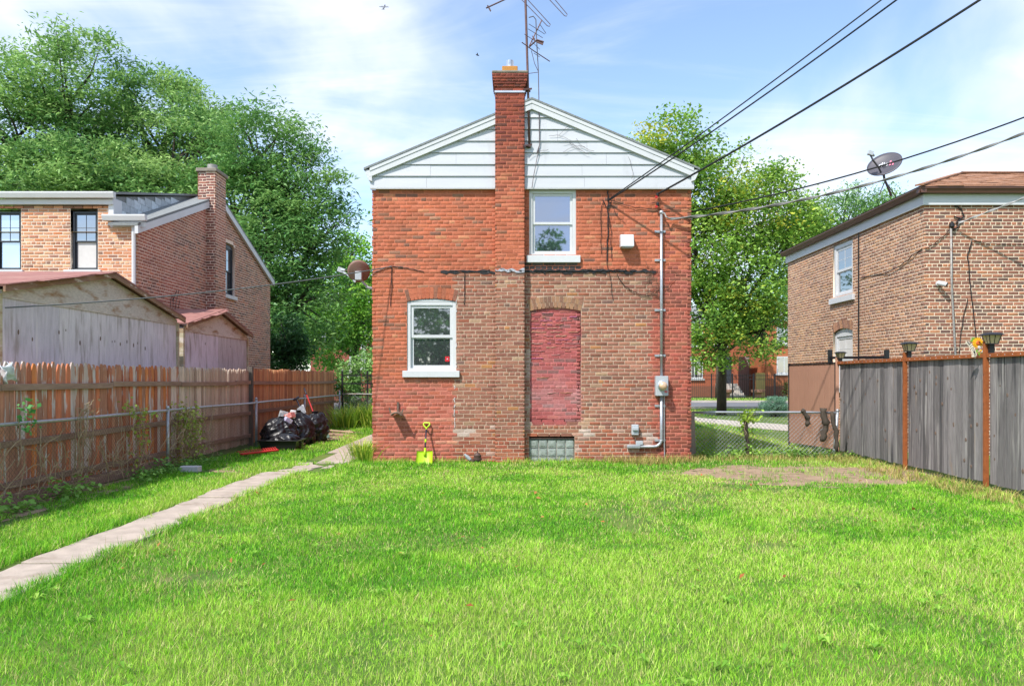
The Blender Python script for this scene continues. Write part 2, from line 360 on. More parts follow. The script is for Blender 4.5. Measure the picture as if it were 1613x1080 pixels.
def pickcol(n, pal, w, rr, jit=.12):
    idx = rr.choice(len(pal), n, p=np.array(w)/sum(w)); c = np.array([A(*p) for p in pal])[idx]; return c*rr.uniform(1-jit, 1+jit, (n, 1))*rr.uniform(.97, 1.03, (n, 3))
# ================================================================ setting: ground, walk, road
def sheet(name, pts, z, m, kind='structure', parent=None):
    b = MB(); b.add([(p[0], p[1], z) for p in pts], [tuple(range(len(pts)))]); o = b.build(name, m, parent)
    if kind: o['kind'] = kind
    return o
sheet('ground', [(-2500, -1500), (2500, -1500), (2500, 4000), (-2500, 4000)], 0, M_ground)
def blob(cx, cy, rx, ry, seed, n=40, amp=.35):
    return [(cx+rx*math.cos(t)*(1-amp/2+amp*float(fbm(1.6*math.cos(t)+9*seed, 1.6*math.sin(t)+5, seed))), cy+ry*math.sin(t)*(1-amp/2+amp*float(fbm(1.6*math.cos(t)+9*seed, 1.6*math.sin(t)+5, seed)))) for t in np.linspace(0, 2*math.pi, n, endpoint=False)]
DIRT = [(4.3, 11.55, 1.95, 1.25, 1), (-4.9, 19.2, .8, 2.6, 2), (-5.42, 9.6, .22, 3.4, 3), (-4.55, 12.2, .3, .35, 5)]
for d in DIRT: sheet('bare_soil', blob(d[0], d[1], d[2]*1.12, d[3]*1.12, d[4], 60, .6), .004, M_soil)
wk = MB(); wk.v = []
walk = bpy.data.objects.new('walkway', None); COL.objects.link(walk); walk['kind'] = 'structure'
slabs = [(2.6, 4.24), (4.27, 5.92), (5.95, 7.59), (7.62, 9.19), (9.22, 10.69), (10.72, 11.75)]
rr = random.Random(3)
for (a, b) in slabs:
    s = MB(); dx = rr.uniform(-.015, .015); z = .024+rr.uniform(-.008, .010)
    l = [(-3.87+dx+rr.uniform(-.02, .02)+.012*math.sin(7*t), t) for t in np.linspace(a, b, 9)]; r_ = [(-3.34+dx+rr.uniform(-.02, .02), t) for t in np.linspace(b, a, 9)]
    s.prism([(p[0], p[1], -.04) for p in l+r_][::-1], (0, 0, .04+z)); s.build('slab', M_conc, walk, bevel=.008)
for pts in ([(-3.72, 11.8), (-3.3, 11.85), (-3.22, 12.2), (-3.5, 12.3), (-3.74, 12.1)], [(-3.62, 12.38), (-3.3, 12.27), (-3.16, 12.6), (-3.4, 12.85), (-3.66, 12.7)], [(-3.14, 12.35), (-2.98, 12.4), (-3.0, 12.75), (-3.1, 12.72)], [(-3.7, 12.95), (-3.42, 12.9), (-3.5, 13.2), (-3.72, 13.15)]):
    s = MB(); s.prism([(p[0], p[1], -.03) for p in pts][::-1], (0, 0, .045)); s.build('slab', M_conc, walk, bevel=.006)
for (a, b, w0, w1) in ((13.05, 14.9, -3.42, -2.85), (14.92, 17.0, -3.66, -2.85), (17.02, 19.2, -3.7, -2.85), (19.22, 22, -3.72, -2.85), (22.02, 26, -3.72, -2.85)):
    s = MB(); s.prism([(w0+rr.uniform(-.04, .04), a, -.03), (w1, a, -.03), (w1, b, -.03), (w0-.03, b, -.03)], (0, 0, .052)); s.build('slab', M_conc, walk, bevel=.008)
M_road = mat('asphalt', (.15, .15, .165), .9, n=(2, .12), bump=(.3, 60)); M_walk2 = mat('pale_concrete', (.48, .43, .38), .95, n=(3, .1))
sheet('road', [(-90, 37.5), (120, 37.5), (120, 47.5), (-90, 47.5)], .004, M_road)
for (nm, y0, y1) in (('kerb', 37.2, 37.5), ('kerb', 47.5, 47.8)):
    b = MB(); b.box(-90, 120, y0, y1, -.05, .12); o = b.build(nm, M_walk2); o['kind'] = 'structure'
sheet('sidewalk', [(-90, 31.6), (120, 31.6), (120, 33.2), (-90, 33.2)], .008, M_walk2)
sheet('front_path', [(5.0, 31.6), (5.1, 28.0), (6.0, 24.5), (7.7, 21.0), (7.7, 19.0), (9.6, 22.2), (7.7, 26.2), (6.9, 28.5), (6.8, 31.6)], .012, M_walk2)

# ================================================================ main brick house
F0 = 13.33; SF = FPX/F0                                  # facade plane, photo pixels per metre there
fx = lambda p: (p-HX)/SF
fz = lambda p: EYE-(p-HY)/SF
MF = frame((0, F0, 0), (0, -1, 0))
XL, XR, ZT = fx(586), fx(1089), fz(297)
house = thing('brick_house', 'two storey red painted brick house with white gable siding, central chimney and bricked up doorway', 'house', ((XL+XR)/2, F0, 0))
h_up = Hole(fx(833.5), fx(907.5), fz(403), fz(297)+.01)
h_lo = Hole(fx(641), fx(718.5), fz(584), fz(475), .05, .2)
h_dr = Hole(fx(835), fx(915), fz(666), fz(490), .055, .2)
h_gb = Hole(fx(833.5), fx(905), fz(734), fz(690))
PATCH = [(731, 683, 15, 7, .9), (922, 681, 11, 8, .9), (779, 672, 5, 9, .7), (770, 713, 8, 5, .5), (968, 678, 7, 5, .6), (1021, 687, 11, 10, .8), (912, 708, 5, 9, .6), (996, 707, 10, 5, .5), (833, 575, 4, 26, .55), (832, 636, 3, 24, .55), (831, 672, 4, 9, .6)]
def patchmask(px, py):
    m = np.zeros(len(px))
    for (x, y, rx, ry, s) in PATCH:
        d = np.sqrt(((px-x)/rx)**2+((py-y)/ry)**2)+.5*(vnoise(px*.35, py*.35, 3)-.5); m = np.maximum(m, s*clamp01((1.15-d)/.35))
    return m
def zones(u, z):
    px = HX+u*SF+(vnoise(z*9, u*3, 1)-.5)*3; py = HY-(z-EYE)*SF+(vnoise(u*8, z*5, 2)-.5)*3; return px, py
def main_brick(u, z, seed):
    r = np.random.default_rng(seed+11); n = len(u); px, py = zones(u, z); blot = fbm(u*1.3, z*1.3, 4)
    c = pickcol(n, [(208, 118, 84), (198, 110, 78), (190, 114, 84), (166, 112, 88), (148, 104, 86), (222, 148, 108), (182, 132, 106)], [.34, .24, .15, .10, .05, .07, .05], r)
    strip = pickcol(n, [(170, 98, 78), (156, 92, 76), (186, 98, 78), (176, 112, 88)], [.4, .25, .25, .1], r)
    brown = pickcol(n, [(176, 120, 98), (166, 111, 92), (184, 129, 106), (182, 112, 86), (200, 138, 90), (196, 158, 128), (148, 114, 100)], [.36, .28, .22, .06, .02, .03, .03], r)
    low = pickcol(n, [(186, 108, 82), (174, 100, 78), (194, 122, 92), (168, 112, 92)], [.35, .25, .25, .15], r)
    pink = pickcol(n, [(204, 114, 90), (194, 106, 86), (182, 114, 94), (222, 150, 122)], [.45, .25, .2, .1], r)
    door = pickcol(n, [(190, 100, 96), (178, 94, 92), (156, 106, 102), (198, 114, 106)], [.45, .25, .15, .15], r)
    paint = (r.random(n) < .38)*r.uniform(.45, .9, n); c = mixc(c, A(216, 124, 92), paint); strip = mixc(strip, A(206, 112, 98), paint*.6); pink = mixc(pink, A(214, 126, 108), paint)
    t = clamp01((py-588)/26)*(px < 716); c = c*(1-t[:, None])+pink*t[:, None]
    s = ((px > 1027) & (py > 425)) | ((px > 1045) & (py > 360) & (r.random(n) < .5)); c = np.where(s[:, None], strip, c)
    b = (px > 716) & (px <= 1028) & (py > 431); c = np.where(b[:, None], brown, c)
    l = (px > 716) & (px < 1032) & (py > 676+30*(blot-.5)) & (r.random(n) < clamp01((py-676)/28)); c = np.where(l[:, None], low, c)
    d = (px > 835) & (px < 915) & (py > 484) & (py < 667); c = np.where(d[:, None], door, c)
    sw = d*clamp01(1-np.abs(py-622)/48)*clamp01(fbm(px*.05, py*.05, 6)*2-.55)*.55; c = mixc(c, A(214, 168, 168), sw)
    g = ((px > 830) & (px < 912) & (py > 414) & (py < 431)); c = np.where(g[:, None], np.array(A(104, 92, 90))*r.uniform(.7, 1.3, (n, 1)), c)
    c = c*(0.86+.28*blot[:, None]); return mixc(c, A(226, 204, 190), patchmask(px, py))
def main_mortar(u, z, seed):
    px, py = zones(u, z); n = len(u); f = fbm(u*2.2, z*2.2, 2)[:, None]
    c = np.tile(A(230, 142, 112), (n, 1)); t = clamp01((py-588)/26)*(px < 716); c = mixc(c, A(234, 150, 130), t)
    c = np.where(((px > 1027) & (py > 425))[:, None], A(232, 146, 124), c)
    c = np.where(((px > 716) & (px <= 1028) & (py > 431))[:, None], A(224, 192, 168), c)
    d = (px > 835) & (px < 915) & (py > 484) & (py < 667); c = np.where(d[:, None], A(220, 130, 130), c)
    sw = d*clamp01(1-np.abs(py-622)/48)*clamp01(fbm(px*.05, py*.05, 6)*2-.55)*.55; c = mixc(c, A(220, 180, 178), sw)
    return mixc(c*(.85+.3*f), A(232, 214, 202), patchmask(px, py))
CX0, CX1, CF = fx(780.5), fx(826), F0-.13               # chimney breast
hol = [h_up, h_lo, h_dr, h_gb, Hole(CX0+.004, CX1-.004, -.1, ZT+.2)]
fac = lay(XL, XR, -.02, ZT, hol, seed=1)
wall_grid('wall', house, MF, XL, XR, -.05, ZT, main_mortar, [h_up, h_lo, h_dr, h_gb])
inf = lay(h_dr.u0+.004, h_dr.u1-.004, h_dr.z0, h_dr.zs+.055, seed=9)
MD = frame((0, F0+.028, 0), (0, -1, 0))
wall_grid('doorway_infill', house, MD, h_dr.u0, h_dr.u1, h_dr.z0, h_dr.zs+.06, main_mortar)
MC = frame((0, CF, 0), (0, -1, 0)); MCL = frame((CX0, 0, 0), (-1, 0, 0)); MCR = frame((CX1, 0, 0), (1, 0, 0))
ZC = EYE+(HY-137)*CF/FPX
def chim_shift(fn): return lambda u, z, s: fn(u, np.asarray(z), s)
def chim_brick(u, z, seed):
    c = main_brick(np.full(len(u), fx(800)), z, seed+2); r = np.random.default_rng(seed); py = HY-(z-EYE)*SF
    dk = pickcol(len(u), [(150, 76, 60), (136, 70, 58), (166, 84, 64), (120, 72, 62)], [.4, .25, .2, .15], r); t = clamp01((330-py)/110+.6*(r.random(len(u))-.5)); return mixc(c, dk, 0*t)*(1-t[:, None])+dk*t[:, None]
def chim_mortar(u, z, seed):
    c = main_mortar(np.full(len(u), fx(800)), z, seed); py = HY-(z-EYE)*SF; return mixc(c, A(184, 96, 74), clamp01((300-py)/150))
chim = MB(MC); cb_ = lay(CX0, CX1, -.02, ZC, seed=4, ofs=1)
wall_grid('chimney', house, MC, CX0, CX1, -.05, ZC, chim_mortar); cho = house.children[-1]
for (Mx, s_) in ((MCL, -1), (MCR, 1)):
    ua, ub = (-F0, -CF) if s_ < 0 else (CF, F0)
    wall_grid('chimney_side', cho, Mx, ua, ub, -.05, fz(160), chim_mortar); 
    ua2, ub2 = (-F0-.42, -CF) if s_ < 0 else (CF, F0+.42); wall_grid('chimney_side', cho, Mx, ua2, ub2, fz(190), ZC, chim_mortar, y=.007)
sides = [(lay(-F0, -CF, -.02, fz(190), seed=21), MCL, chim_brick, False), (lay(CF, F0, -.02, fz(190), seed=22), MCR, chim_brick, False),
         (lay(-F0-.42, -CF, fz(190), ZC, seed=21), MCL, chim_brick, False), (lay(CF, F0+.42, fz(190), ZC, seed=22), MCR, chim_brick, False)]
corb = []
for i, g in enumerate((.018, .03, .042, .05, .054)):
    Mg = frame((0, CF-g, 0), (0, -1, 0)); Mr = frame((CX1+g, 0, 0), (1, 0, 0)); Ml = frame((CX0-g, 0, 0), (-1, 0, 0)); z_ = ZC+i*BH*.66
    f_ = lambda bl: [(b[0], b[1], z_+.003, z_+BH*.66-.003, b[4]) for b in bl]
    corb += [(f_(lay(CX0-g, CX1+g, z_, z_+BH, seed=60+i, hdr=2, ofs=i)), Mg, chim_brick, False), (f_(lay(CF-g, F0+.42+g, z_, z_+BH, seed=70+i)), Mr, chim_brick, False), (f_(lay(-F0-.42-g, -CF+g, z_, z_+BH, seed=80+i)), Ml, chim_brick, False)]
sides += corb
brickwork(house, [(fac, MF, main_brick, True), (inf, MD, main_brick, True), (cb_, MC, chim_brick, True)]+sides, 300, 1)
arch_bricks(house, MF, h_lo, main_brick, 3)
def tanarch(u, z, s): return pickcol(len(u), [(180, 136, 106), (166, 122, 96), (186, 142, 108), (150, 112, 92)], [.3, .3, .25, .15], np.random.default_rng(s))
arch_bricks(house, MF, h_dr, tanarch, 5)
# corbelled chimney head, cap, flue
cy = (CF+F0+.42)/2; k = MB()
for i, (g, z0, z1) in enumerate(((.014, ZC, ZC+.044), (.026, ZC+.044, ZC+.088), (.038, ZC+.088, ZC+.131), (.046, ZC+.131, ZC+.175), (.05, ZC+.175, ZC+.219))):
    k.box(CX0-g, CX1+g, CF-g, F0+.42+g, z0, z1, col=A(170, 100, 84))
k.build('corbel', M_mortar, cho)
k = MB(); k.box(CX0-.06, CX1+.06, CF-.06, F0+.48, ZC+.2195, ZC+.27); k.build('cap', M_cconc, cho, bevel=.02)
k = MB(); k.box(-.225, .05, CF+.13, CF+.40, ZC+.271, ZC+.42); k.build('flue_tile', M_clay, cho, bevel=.012)
k = MB(); k.lathe([(.065, ZC+.40), (.065, ZC+.56), (.058, ZC+.56), (.056, ZC+.44)], (-.085, CF+.27, 0), 20); k.build('flue_pipe', M_alu, cho, smooth=False)
k = MB(); k.box(CX0-.012, CX1+.012, CF-.012, F0+.3, ZC-.10, ZC-.068); k.build('strap', M_alu, cho)
# side and rear walls, roof
k = MB(); k.box(XL, XL+.2, F0+.11, F0+8.2, -.05, ZT, A(180, 84, 62)); k.box(XR-.2, XR, F0+.11, F0+8.2, -.05, ZT, A(160, 80, 66)); k.box(XL, XR, F0+8.0, F0+8.2, -.05, ZT, A(160, 80, 66)); k.build('outer_wall', mat('far_brick', src='attr', rough=.9, n=(9, .25), bump=(.4, 40)), house)
AX, AZ, SLP = fx(837.5), fz(157), .419
ex0, ex1 = fx(575), fx(1100); RF = F0-.12
def roofz(x): return AZ-abs(x-AX)*SLP
k = MB()
for (x0, x1) in ((ex0, AX), (AX, ex1)):
    P = [(x0, RF, roofz(x0)), (x1, RF, roofz(x1)), (x1, RF, roofz(x1)-.035), (x0, RF, roofz(x0)-.035)]; k.prism(P, (0, 8.6, 0))
k.build('roof', M_shing, house)
for sgn in (-1, 1):
    xe = ex0+.1 if sgn < 0 else ex1-.1
    for (w0, w1, d0, d1, nm) in ((.037, .10, .008, .03, 'rake_trim'), (.101, .20, .018, .04, 'rake_board')):
        P = [(xe, RF+d0, roofz(xe)-w0), (AX, RF+d0, AZ-w0), (AX, RF+d0, AZ-w1), (xe, RF+d0, roofz(xe)-w1)]
        k = MB(); k.prism(P if sgn < 0 else P[::-1], (0, d1-d0+.03, 0)); k.build(nm, M_white, house, bevel=.003)
    xa = ex0 if sgn < 0 else ex1; k = MB(); s_ = -sgn                                  # eave gutter, seen end on
    pr = [(xa-sgn*.02, RF+.02, fz(270)), (xa-sgn*.14, RF+.02, fz(270)), (xa-sgn*.14, RF+.02, fz(288)), (xa-sgn*.08, RF+.02, fz(286)), (xa-sgn*.03, RF+.02, fz(277))]
    k.prism(pr, (0, 8.5, 0)); k.build('gutter', M_white, house, bevel=.004)
# gable siding planks
zb = ZT; yy = F0-.05; hgt = .2005; i = 0
while zb < AZ-.3:
    zt = min(zb+hgt, AZ-.2)
    for (x0, x1) in ((fx(584), CX0-.004), (CX1+.004, fx(1092))):
        def clipx(z):
            r_ = (AZ-.13-z)/SLP; return max(x0, AX-r_), min(x1, AX+r_)
        a0, a1 = clipx(zb); b0, b1 = clipx(zt)
        if a1-a0 > .05:
            seam = random.Random(i*7+int(x0*10)).uniform(.3, .7); xs_ = max(a0, b0)+(min(a1, b1)-max(a0, b0))*seam
            for (p0, p1, q0, q1) in ([(a0, xs_-.0015, b0, xs_-.0015), (xs_+.0015, a1, xs_+.0015, max(b1, b0+.01))] if min(a1, b1)-max(a0, b0) > 1.0 else [(a0, a1, b0, max(b1, b0+.01))]):
                jy = random.Random(i*31+int(p0*100)).uniform(-.002, .002); k = MB(); k.prism([(p0, yy-.018+jy, zb), (p1, yy-.018+jy, zb), (q1, yy+.004+jy, zt), (q0, yy+.004+jy, zt)], (0, .02, 0)); k.build('siding_plank', M_siding, house)
    zb = zt+.003 if i else zt+.003; i += 1
k = MB(); k.add([(fx(586), yy+.03, ZT-.005), (fx(1089), yy+.03, ZT-.005), (AX, yy+.03, AZ-.05)], [(0, 1, 2)]); k.build('gable_backing', M_dark, house)
k = MB(); k.box(fx(584), CX0-.004, F0-.07, F0+.0, ZT-.022, ZT-.004); k.box(CX1+.004, fx(1092), F0-.07, F0+.0, ZT-.022, ZT-.004); k.build('drip_edge', M_white, house)
# windows
w1 = double_hung(house, MF, h_up.u0, h_up.u1, fz(403), fz(299), .02, M_vinyl, M_glassb, .06, .045, sill=(fx(829.5), fx(914), fz(414), fz(403)+.003, .055), sillm=M_white)
w2 = double_hung(house, MF, h_lo.u0, h_lo.u1, fz(584), h_lo.zs, .02, M_vinyl, M_glass, .062, .05, arch=h_lo, sill=(fx(634.5), fx(724), fz(594), fz(584)+.003, .055), sillm=M_white)
k = MB(MF); k.box(fx(700.5), fx(707.5), .068, .0705, fz(569), fz(561)); st = k.build('sticker', mat('red_sticker', (.55, .02, .03), .4, n=(3, .05)), w2)
k = MB(MF); k.lathe([(.012, 0), (.012, .002)], (fx(704), .066, fz(565)), 8, Matrix.Rotation(R(90), 3, 'X')); k.build('sticker_mark', M_white, w2)
# glass block basement window
gbm = mat('glass_block', (.30, .33, .31), .12, n=(9, .35), bump=(.5, 14), spec=.8); gw = MB(MF)
u0, u1, z0, z1 = h_gb.u0+.004, h_gb.u1-.004, -.12, h_gb.zs-.02
gw.box(u0, u1, .05, .09, z0, z1); gwo = gw.build('basement_window', mat('block_mortar', (.40, .38, .34), .9, n=(20, .15)), house)
cw = (u1-u0)/5; chh = (fz(690)-fz(731))/3
for i in range(5):
    for j in range(3):
        a = u0+i*cw+.012; b_ = u0+(i+1)*cw-.012; c_ = h_gb.zs-.02-(j+1)*chh+.011; d_ = h_gb.zs-.02-j*chh-.011
        k = MB(MF); k.box(a, b_, .028, .06, c_, d_); k.box(a+.022, b_-.022, .022, .0275, c_+.022, d_-.022); k.build('glass_block', gbm, gwo, bevel=.006)
k = MB(MF); k.box(u0-.0, u1, .012, .04, h_gb.zs-.018, h_gb.zs-.002); k.build('lintel', M_dark, gwo)
# rough squeezed mortar of the doorway infill
rr = random.Random(12)
k = MB(MD)
for c_ in range(1, int((h_dr.zs-h_dr.z0)/BH)+1):
    z = h_dr.z0+c_*BH; pz = HY-(z-EYE)*SF
    if pz > 575 and rr.random() < .75: continue
    x = h_dr.u0+.02
    while x < h_dr.u1-.1:
        ln = rr.uniform(.05, .28); e = min(x+ln, h_dr.u1-.015)
        if rr.random() < (.8 if pz < 550 else .45):
            n = max(3, int((e-x)/.03)); k.tube([(x+(e-x)*t/n, -.002-.004*rr.random(), z+rr.uniform(-.009, .004)) for t in range(n+1)], [rr.uniform(.004, .0105) for _ in range(n+1)], 5, A(214, 120+rr.randint(0, 50), 118+rr.randint(0, 45)))
        x = e+rr.uniform(.01, .12)
k.build('mortar_squeeze', M_mortar, house, smooth=True, kind='stuff')
# tar line of the removed porch roof, caulk line
k = MB(MF)
def ragged(xa, xb, zc, hw, y0, y1, seed, tgt):
    n = int((xb-xa)/.035); top = [(xa+(xb-xa)*i/n, y0, zc+hw*(.02+2.0*float(vnoise(i*.8+seed, seed, 1))**1.3)) for i in range(n+1)]; bot = [(xa+(xb-xa)*i/n, y0, zc-hw*(.05+1.9*float(vnoise(i*.7+seed, seed+9, 2))**1.3)) for i in range(n+1)]
    tgt.prism(bot+top[::-1], (0, y1-y0, 0))
ragged(fx(694), CX0, fz(429), .022, -.008, .012, 3, k); ragged(fx(707), CX0-.1, fz(426.5), .014, -.014, .0, 8, k); ragged(CX1, fx(1033), fz(428), .026, -.016, .012, 5, k); ragged(fx(840), fx(1000), fz(426), .014, -.03, -.01, 17, k)
k.build('tar_strip', M_tar, house)
k = MB(MC); ragged(CX0, CX1, fz(428.5), .028, -.014, .012, 11, k); k.build('flashing', mat('torn_flashing', (.42, .42, .46), .5, metal=.3, n=(30, .5), patches=[((.03, .03, .03), (14, 14, 22), .5, .6)]), house)
k = MB(MF); rr = random.Random(5); zq = fz(440)
while zq > fz(668):
    n = rr.uniform(.04, .16)
    if rr.random() < .72 and not (fz(584) > 0 and fz(595) < zq < fz(478) and rr.random() < .4): k.tube([(fx(718.5 if zq > fz(595) else 716)+rr.uniform(-.012, .012), -.004, zq-n*t/3) for t in range(4)], [rr.uniform(.003, .009) for _ in range(4)], 5)
    zq -= n+rr.uniform(.0, .05)
k.build('caulk_line', mat('caulk', (.66, .62, .62), .8, n=(20, .1)), house)
JT = .0152; _bm.clear()
# ================================================================ neighbour on the left (gable to the side, shed dormer)
G0 = 15.5; gs = FPX/G0; gx = lambda p: (p-HX)/gs; gz = lambda p: EYE-(p-HY)/gs
LX = gx(217); LB = 23.9; LW = -13.2; EZ = gz(357); AY = (G0+LB)/2; AZ2 = 6.2
lh = thing('gabled_house', 'brown brick house with dark framed windows, shed dormer and corner chimney behind the plywood sheds', 'house', (LX-2.7, G0, 0))
def lbrick(u, z, seed):
    r = np.random.default_rng(seed+3); n = len(u); c = pickcol(n, [(240, 178, 138), (230, 164, 124), (212, 146, 114), (180, 134, 112), (246, 192, 150), (232, 148, 100)], [.28, .25, .17, .12, .12, .06], r); return c*(.88+.24*fbm(u*.9, z*.9, 3))[:, None]
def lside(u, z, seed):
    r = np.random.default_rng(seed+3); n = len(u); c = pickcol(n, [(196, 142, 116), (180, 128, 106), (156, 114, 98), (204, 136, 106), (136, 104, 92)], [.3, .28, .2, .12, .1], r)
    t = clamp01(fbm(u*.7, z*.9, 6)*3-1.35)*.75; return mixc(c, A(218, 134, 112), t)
def lmort(u, z, s): return np.tile(A(250, 232, 212, 1.2), (len(u), 1))*(.85+.3*fbm(u*2, z*2, 1))[:, None]
def lmort2(u, z, s): return np.tile(A(250, 226, 206, 1.15), (len(u), 1))*(.85+.3*fbm(u*2, z*2, 1))[:, None]
MLF = frame((0, G0, 0), (0, -1, 0)); MLS = frame((LX, 0, 0), (1, 0, 0))
DX = gx(178); DZ = gz(323)
hA = Hole(gx(-9), gx(33), gz(425), gz(331)); hB = Hole(gx(111), gx(154), gz(425), gz(331))
lim = lambda z: (LW, LX) if z < EZ else (LW, DX)
wall_grid('wall', lh, MLF, LW, LX, 0, EZ, lmort, [hA, hB]); wall_grid('dormer_wall', lh, MLF, LW, DX, EZ, DZ, lmort, [Hole(hA.u0, hA.u1, EZ-.1, hA.zs), Hole(hB.u0, hB.u1, EZ-.1, hB.zs)])
def gl(z):
    if z <= EZ: return (G0, LB)
    k = (AZ2-.12-z)/((AZ2-.12-EZ))*(LB-G0)/2; k = max(k, 0); return (AY-k, AY+k)
hS = Hole(20.08, 20.87, 3.70, 5.02, .05, .1)
wall_grid('gable_wall', lh, MLS, G0, LB, 0, AZ2-.12, lmort2, [hS], limits=gl)
CY0, CY1, CXo, CXi = 18.93, 19.62, LX+.23, LX-.19; CT = 6.6
MLC = frame((0, CY0, 0), (0, -1, 0)); MLD = frame((CXo, 0, 0), (1, 0, 0))
lc = wall_grid('chimney', lh, MLC, LX, CXo, 0, CT, lmort2); wall_grid('chimney_side', lc, MLD, CY0, CY1, 0, CT, lmort2); wall_grid('chimney_head', lc, MLC, CXi, LX, 5.4, CT, lmort2)
k = MB(); k.box(CXi-.03, CXo-.02, CY0+.03, CY1, 5.4, CT-.01, A(150, 96, 80)); k.build('chimney_core', M_mortar, lc)
def dkc(u, z, seed):
    r = np.random.default_rng(seed); return pickcol(len(u), [(170, 112, 98), (146, 100, 90), (186, 120, 100), (122, 90, 84)], [.35, .3, .2, .15], r)
brickwork(lh, [(lay(LW, LX, 0, DZ, [hA, hB], limits=lim, seed=31), MLF, lbrick, True), (lay(G0, LB, 0, AZ2-.12, [hS], limits=gl, seed=32), MLS, lside, False),
               (lay(LX, CXo, 0, CT, seed=33), MLC, dkc, False), (lay(CY0, CY1, 0, CT, seed=34), MLD, lside, False), (lay(CXi, LX, 5.5, CT, seed=35), MLC, dkc, False)], 300, 31)
k = MB(); k.box(CXi-.05, CXo+.05, CY0-.05, CY1+.05, CT+.001, CT+.09); k.build('cap', M_cconc, lc, bevel=.015)
k = MB(); k.lathe([(.12, CT+.09), (.12, CT+.26), (.1, CT+.26), (.1, CT+.15)], ((CXi+CXo)/2, (CY0+CY1)/2, 0), 16); k.build('flue_pipe', M_oldgalv, lc)
# roofs: main slopes, dormer roof and cheek
ov = .16; ez0 = EZ+.10; sl2 = (AZ2-ez0)/(AY-G0)
k = MB()
P = [(G0-ov, ez0-sl2*ov), (AY, AZ2), (LB+ov, ez0-sl2*ov)]
for (a, b) in ((0, 1), (1, 2)):
    k.prism([(LX+.08, P[a][0], P[a][1]), (LX+.08, P[b][0], P[b][1]), (LX+.08, P[b][0], P[b][1]-.05), (LX+.08, P[a][0], P[a][1]-.05)], ((LW if a else DX-.02)-LX-.08, 0, 0))
k.build('roof', M_shing, lh)
for (a, b) in ((0, 1), (1, 2)):
    k = MB(); k.prism([(LX+.085, P[a][0], P[a][1]-.055), (LX+.085, P[b][0], P[b][1]-.055), (LX+.085, P[b][0], P[b][1]-.21), (LX+.085, P[a][0], P[a][1]-.21)], (-.07, 0, 0)); k.build('rake_board', M_white, lh)
dz0 = gz(305)
k = MB(); k.prism([(DX+.06, G0-.17, dz0), (DX+.06, AY, AZ2+.03), (DX+.06, AY, AZ2-.02), (DX+.06, G0-.17, dz0-.05)], (LW-DX, 0, 0)); k.build('dormer_roof', M_shing, lh)
k = MB(); k.add([(DX, G0+.02, EZ+.08), (DX, AY, AZ2-.03), (DX, G0+.02, dz0-.06)], [(0, 1, 2)]); ch = k.build('dormer_cheek', M_shing, lh)
M_slate = mat('slate', (.21, .235, .25), .75, src='obj', n=(14, .2), bump=(.2, 60)); rr = random.Random(8)
for rw in range(7):                                    # slate shingles on the cheek
    z = EZ+.08+rw*.16; y0 = G0+.03+(.16 if rw % 2 else 0)
    y = y0
    while y < AY-.2:
        zt_roof = (dz0-.06)+(AZ2-.03-dz0+.06)*(y-G0)/(AY-G0); zb_roof = EZ+.08+(AZ2-.03-EZ-.08)*(y-G0)/(AY-G0)
        if zb_roof-.12 < z < zt_roof-.1:
            k = MB(); tz = min(z+.19, zt_roof-.01); k.prism([(DX+.012, y, z), (DX+.012, y+.31, z), (DX+.004, y+.31, tz), (DX+.004, y, tz)], (.008, 0, 0)); o = k.build('slate', M_slate, ch); g = rr.uniform(.42, .66); o.color = (g*.95, g*1.03, g*1.1, 1)
        y += .32
def gutter(root, x0, x1, y, z, m, name='gutter', h=.12, w=.11):
    k = MB(); k.prism([(x0, y, z), (x0, y-w, z), (x0, y-w, z-.03), (x0, y-w+.03, z-h), (x0, y, z-h)], (x1-x0, 0, 0)); return k.build(name, m, root, bevel=.006)
gutter(lh, LW, gx(186), G0-.08, gz(305), M_white); gutter(lh, gx(166), gx(234), G0-.05, gz(340), M_white)
k = MB(); k.box(LW, DX+.03, G0-.075, G0-.004, DZ, gz(315)); k.build('fascia', M_white, lh); k = MB(); k.box(gx(172), gx(180), G0-.03, G0+.3, gz(340), gz(313)); k.build('corner_trim', M_white, lh)
k = MB(); k.box(gx(176), gx(231), G0-.05, G0-.003, EZ-.02, gz(351)); k.build('fascia', M_white, lh)
k = MB(); k.tube([(gx(213), G0-.07, gz(352)), (gx(213), G0-.06, gz(360)), (gx(213), G0-.05, .3)], .042, 8); k.build('downspout', M_white, lh)
M_blind = mat('window_blind', (.62, .60, .58), .7, n=(12, .06)); M_bluegl = glass('sky_glass', (.28, .36, .46), .45)
double_hung(lh, MLF, hA.u0+.02, hA.u1-.02, hA.z0, hA.zs-.02, .05, M_dark, M_bluegl, .036, .03, muntin=(0,), sill=(hA.u0-.1, hA.u1+.06, hA.z0-.07, hA.z0-.002, .05), sillm=M_white)
double_hung(lh, MLF, hB.u0+.02, hB.u1-.02, hB.z0, hB.zs-.02, .05, M_dark, M_glass, .036, .03, muntin=(0,), sill=(hB.u0-.12, hB.u1+.08, hB.z0-.07, hB.z0-.002, .05), sillm=M_white, blind=M_blind)
double_hung(lh, MLS, hS.u0, hS.u1, hS.z0, hS.zs, .06, M_dark, M_glass, .06, .04, muntin=(0,), arch=hS, sill=(hS.u0-.06, hS.u1+.06, hS.z0-.1, hS.z0-.003, .06), sillm=M_white)
k = MB(); k.box(LW, LW+.2, G0+.1, LB, 0, EZ, A(150, 100, 80)); k.box(LW, LX-.02, LB-.2, LB-.02, 0, EZ, A(150, 100, 80)); k.build('outer_wall', M_mortar, lh)
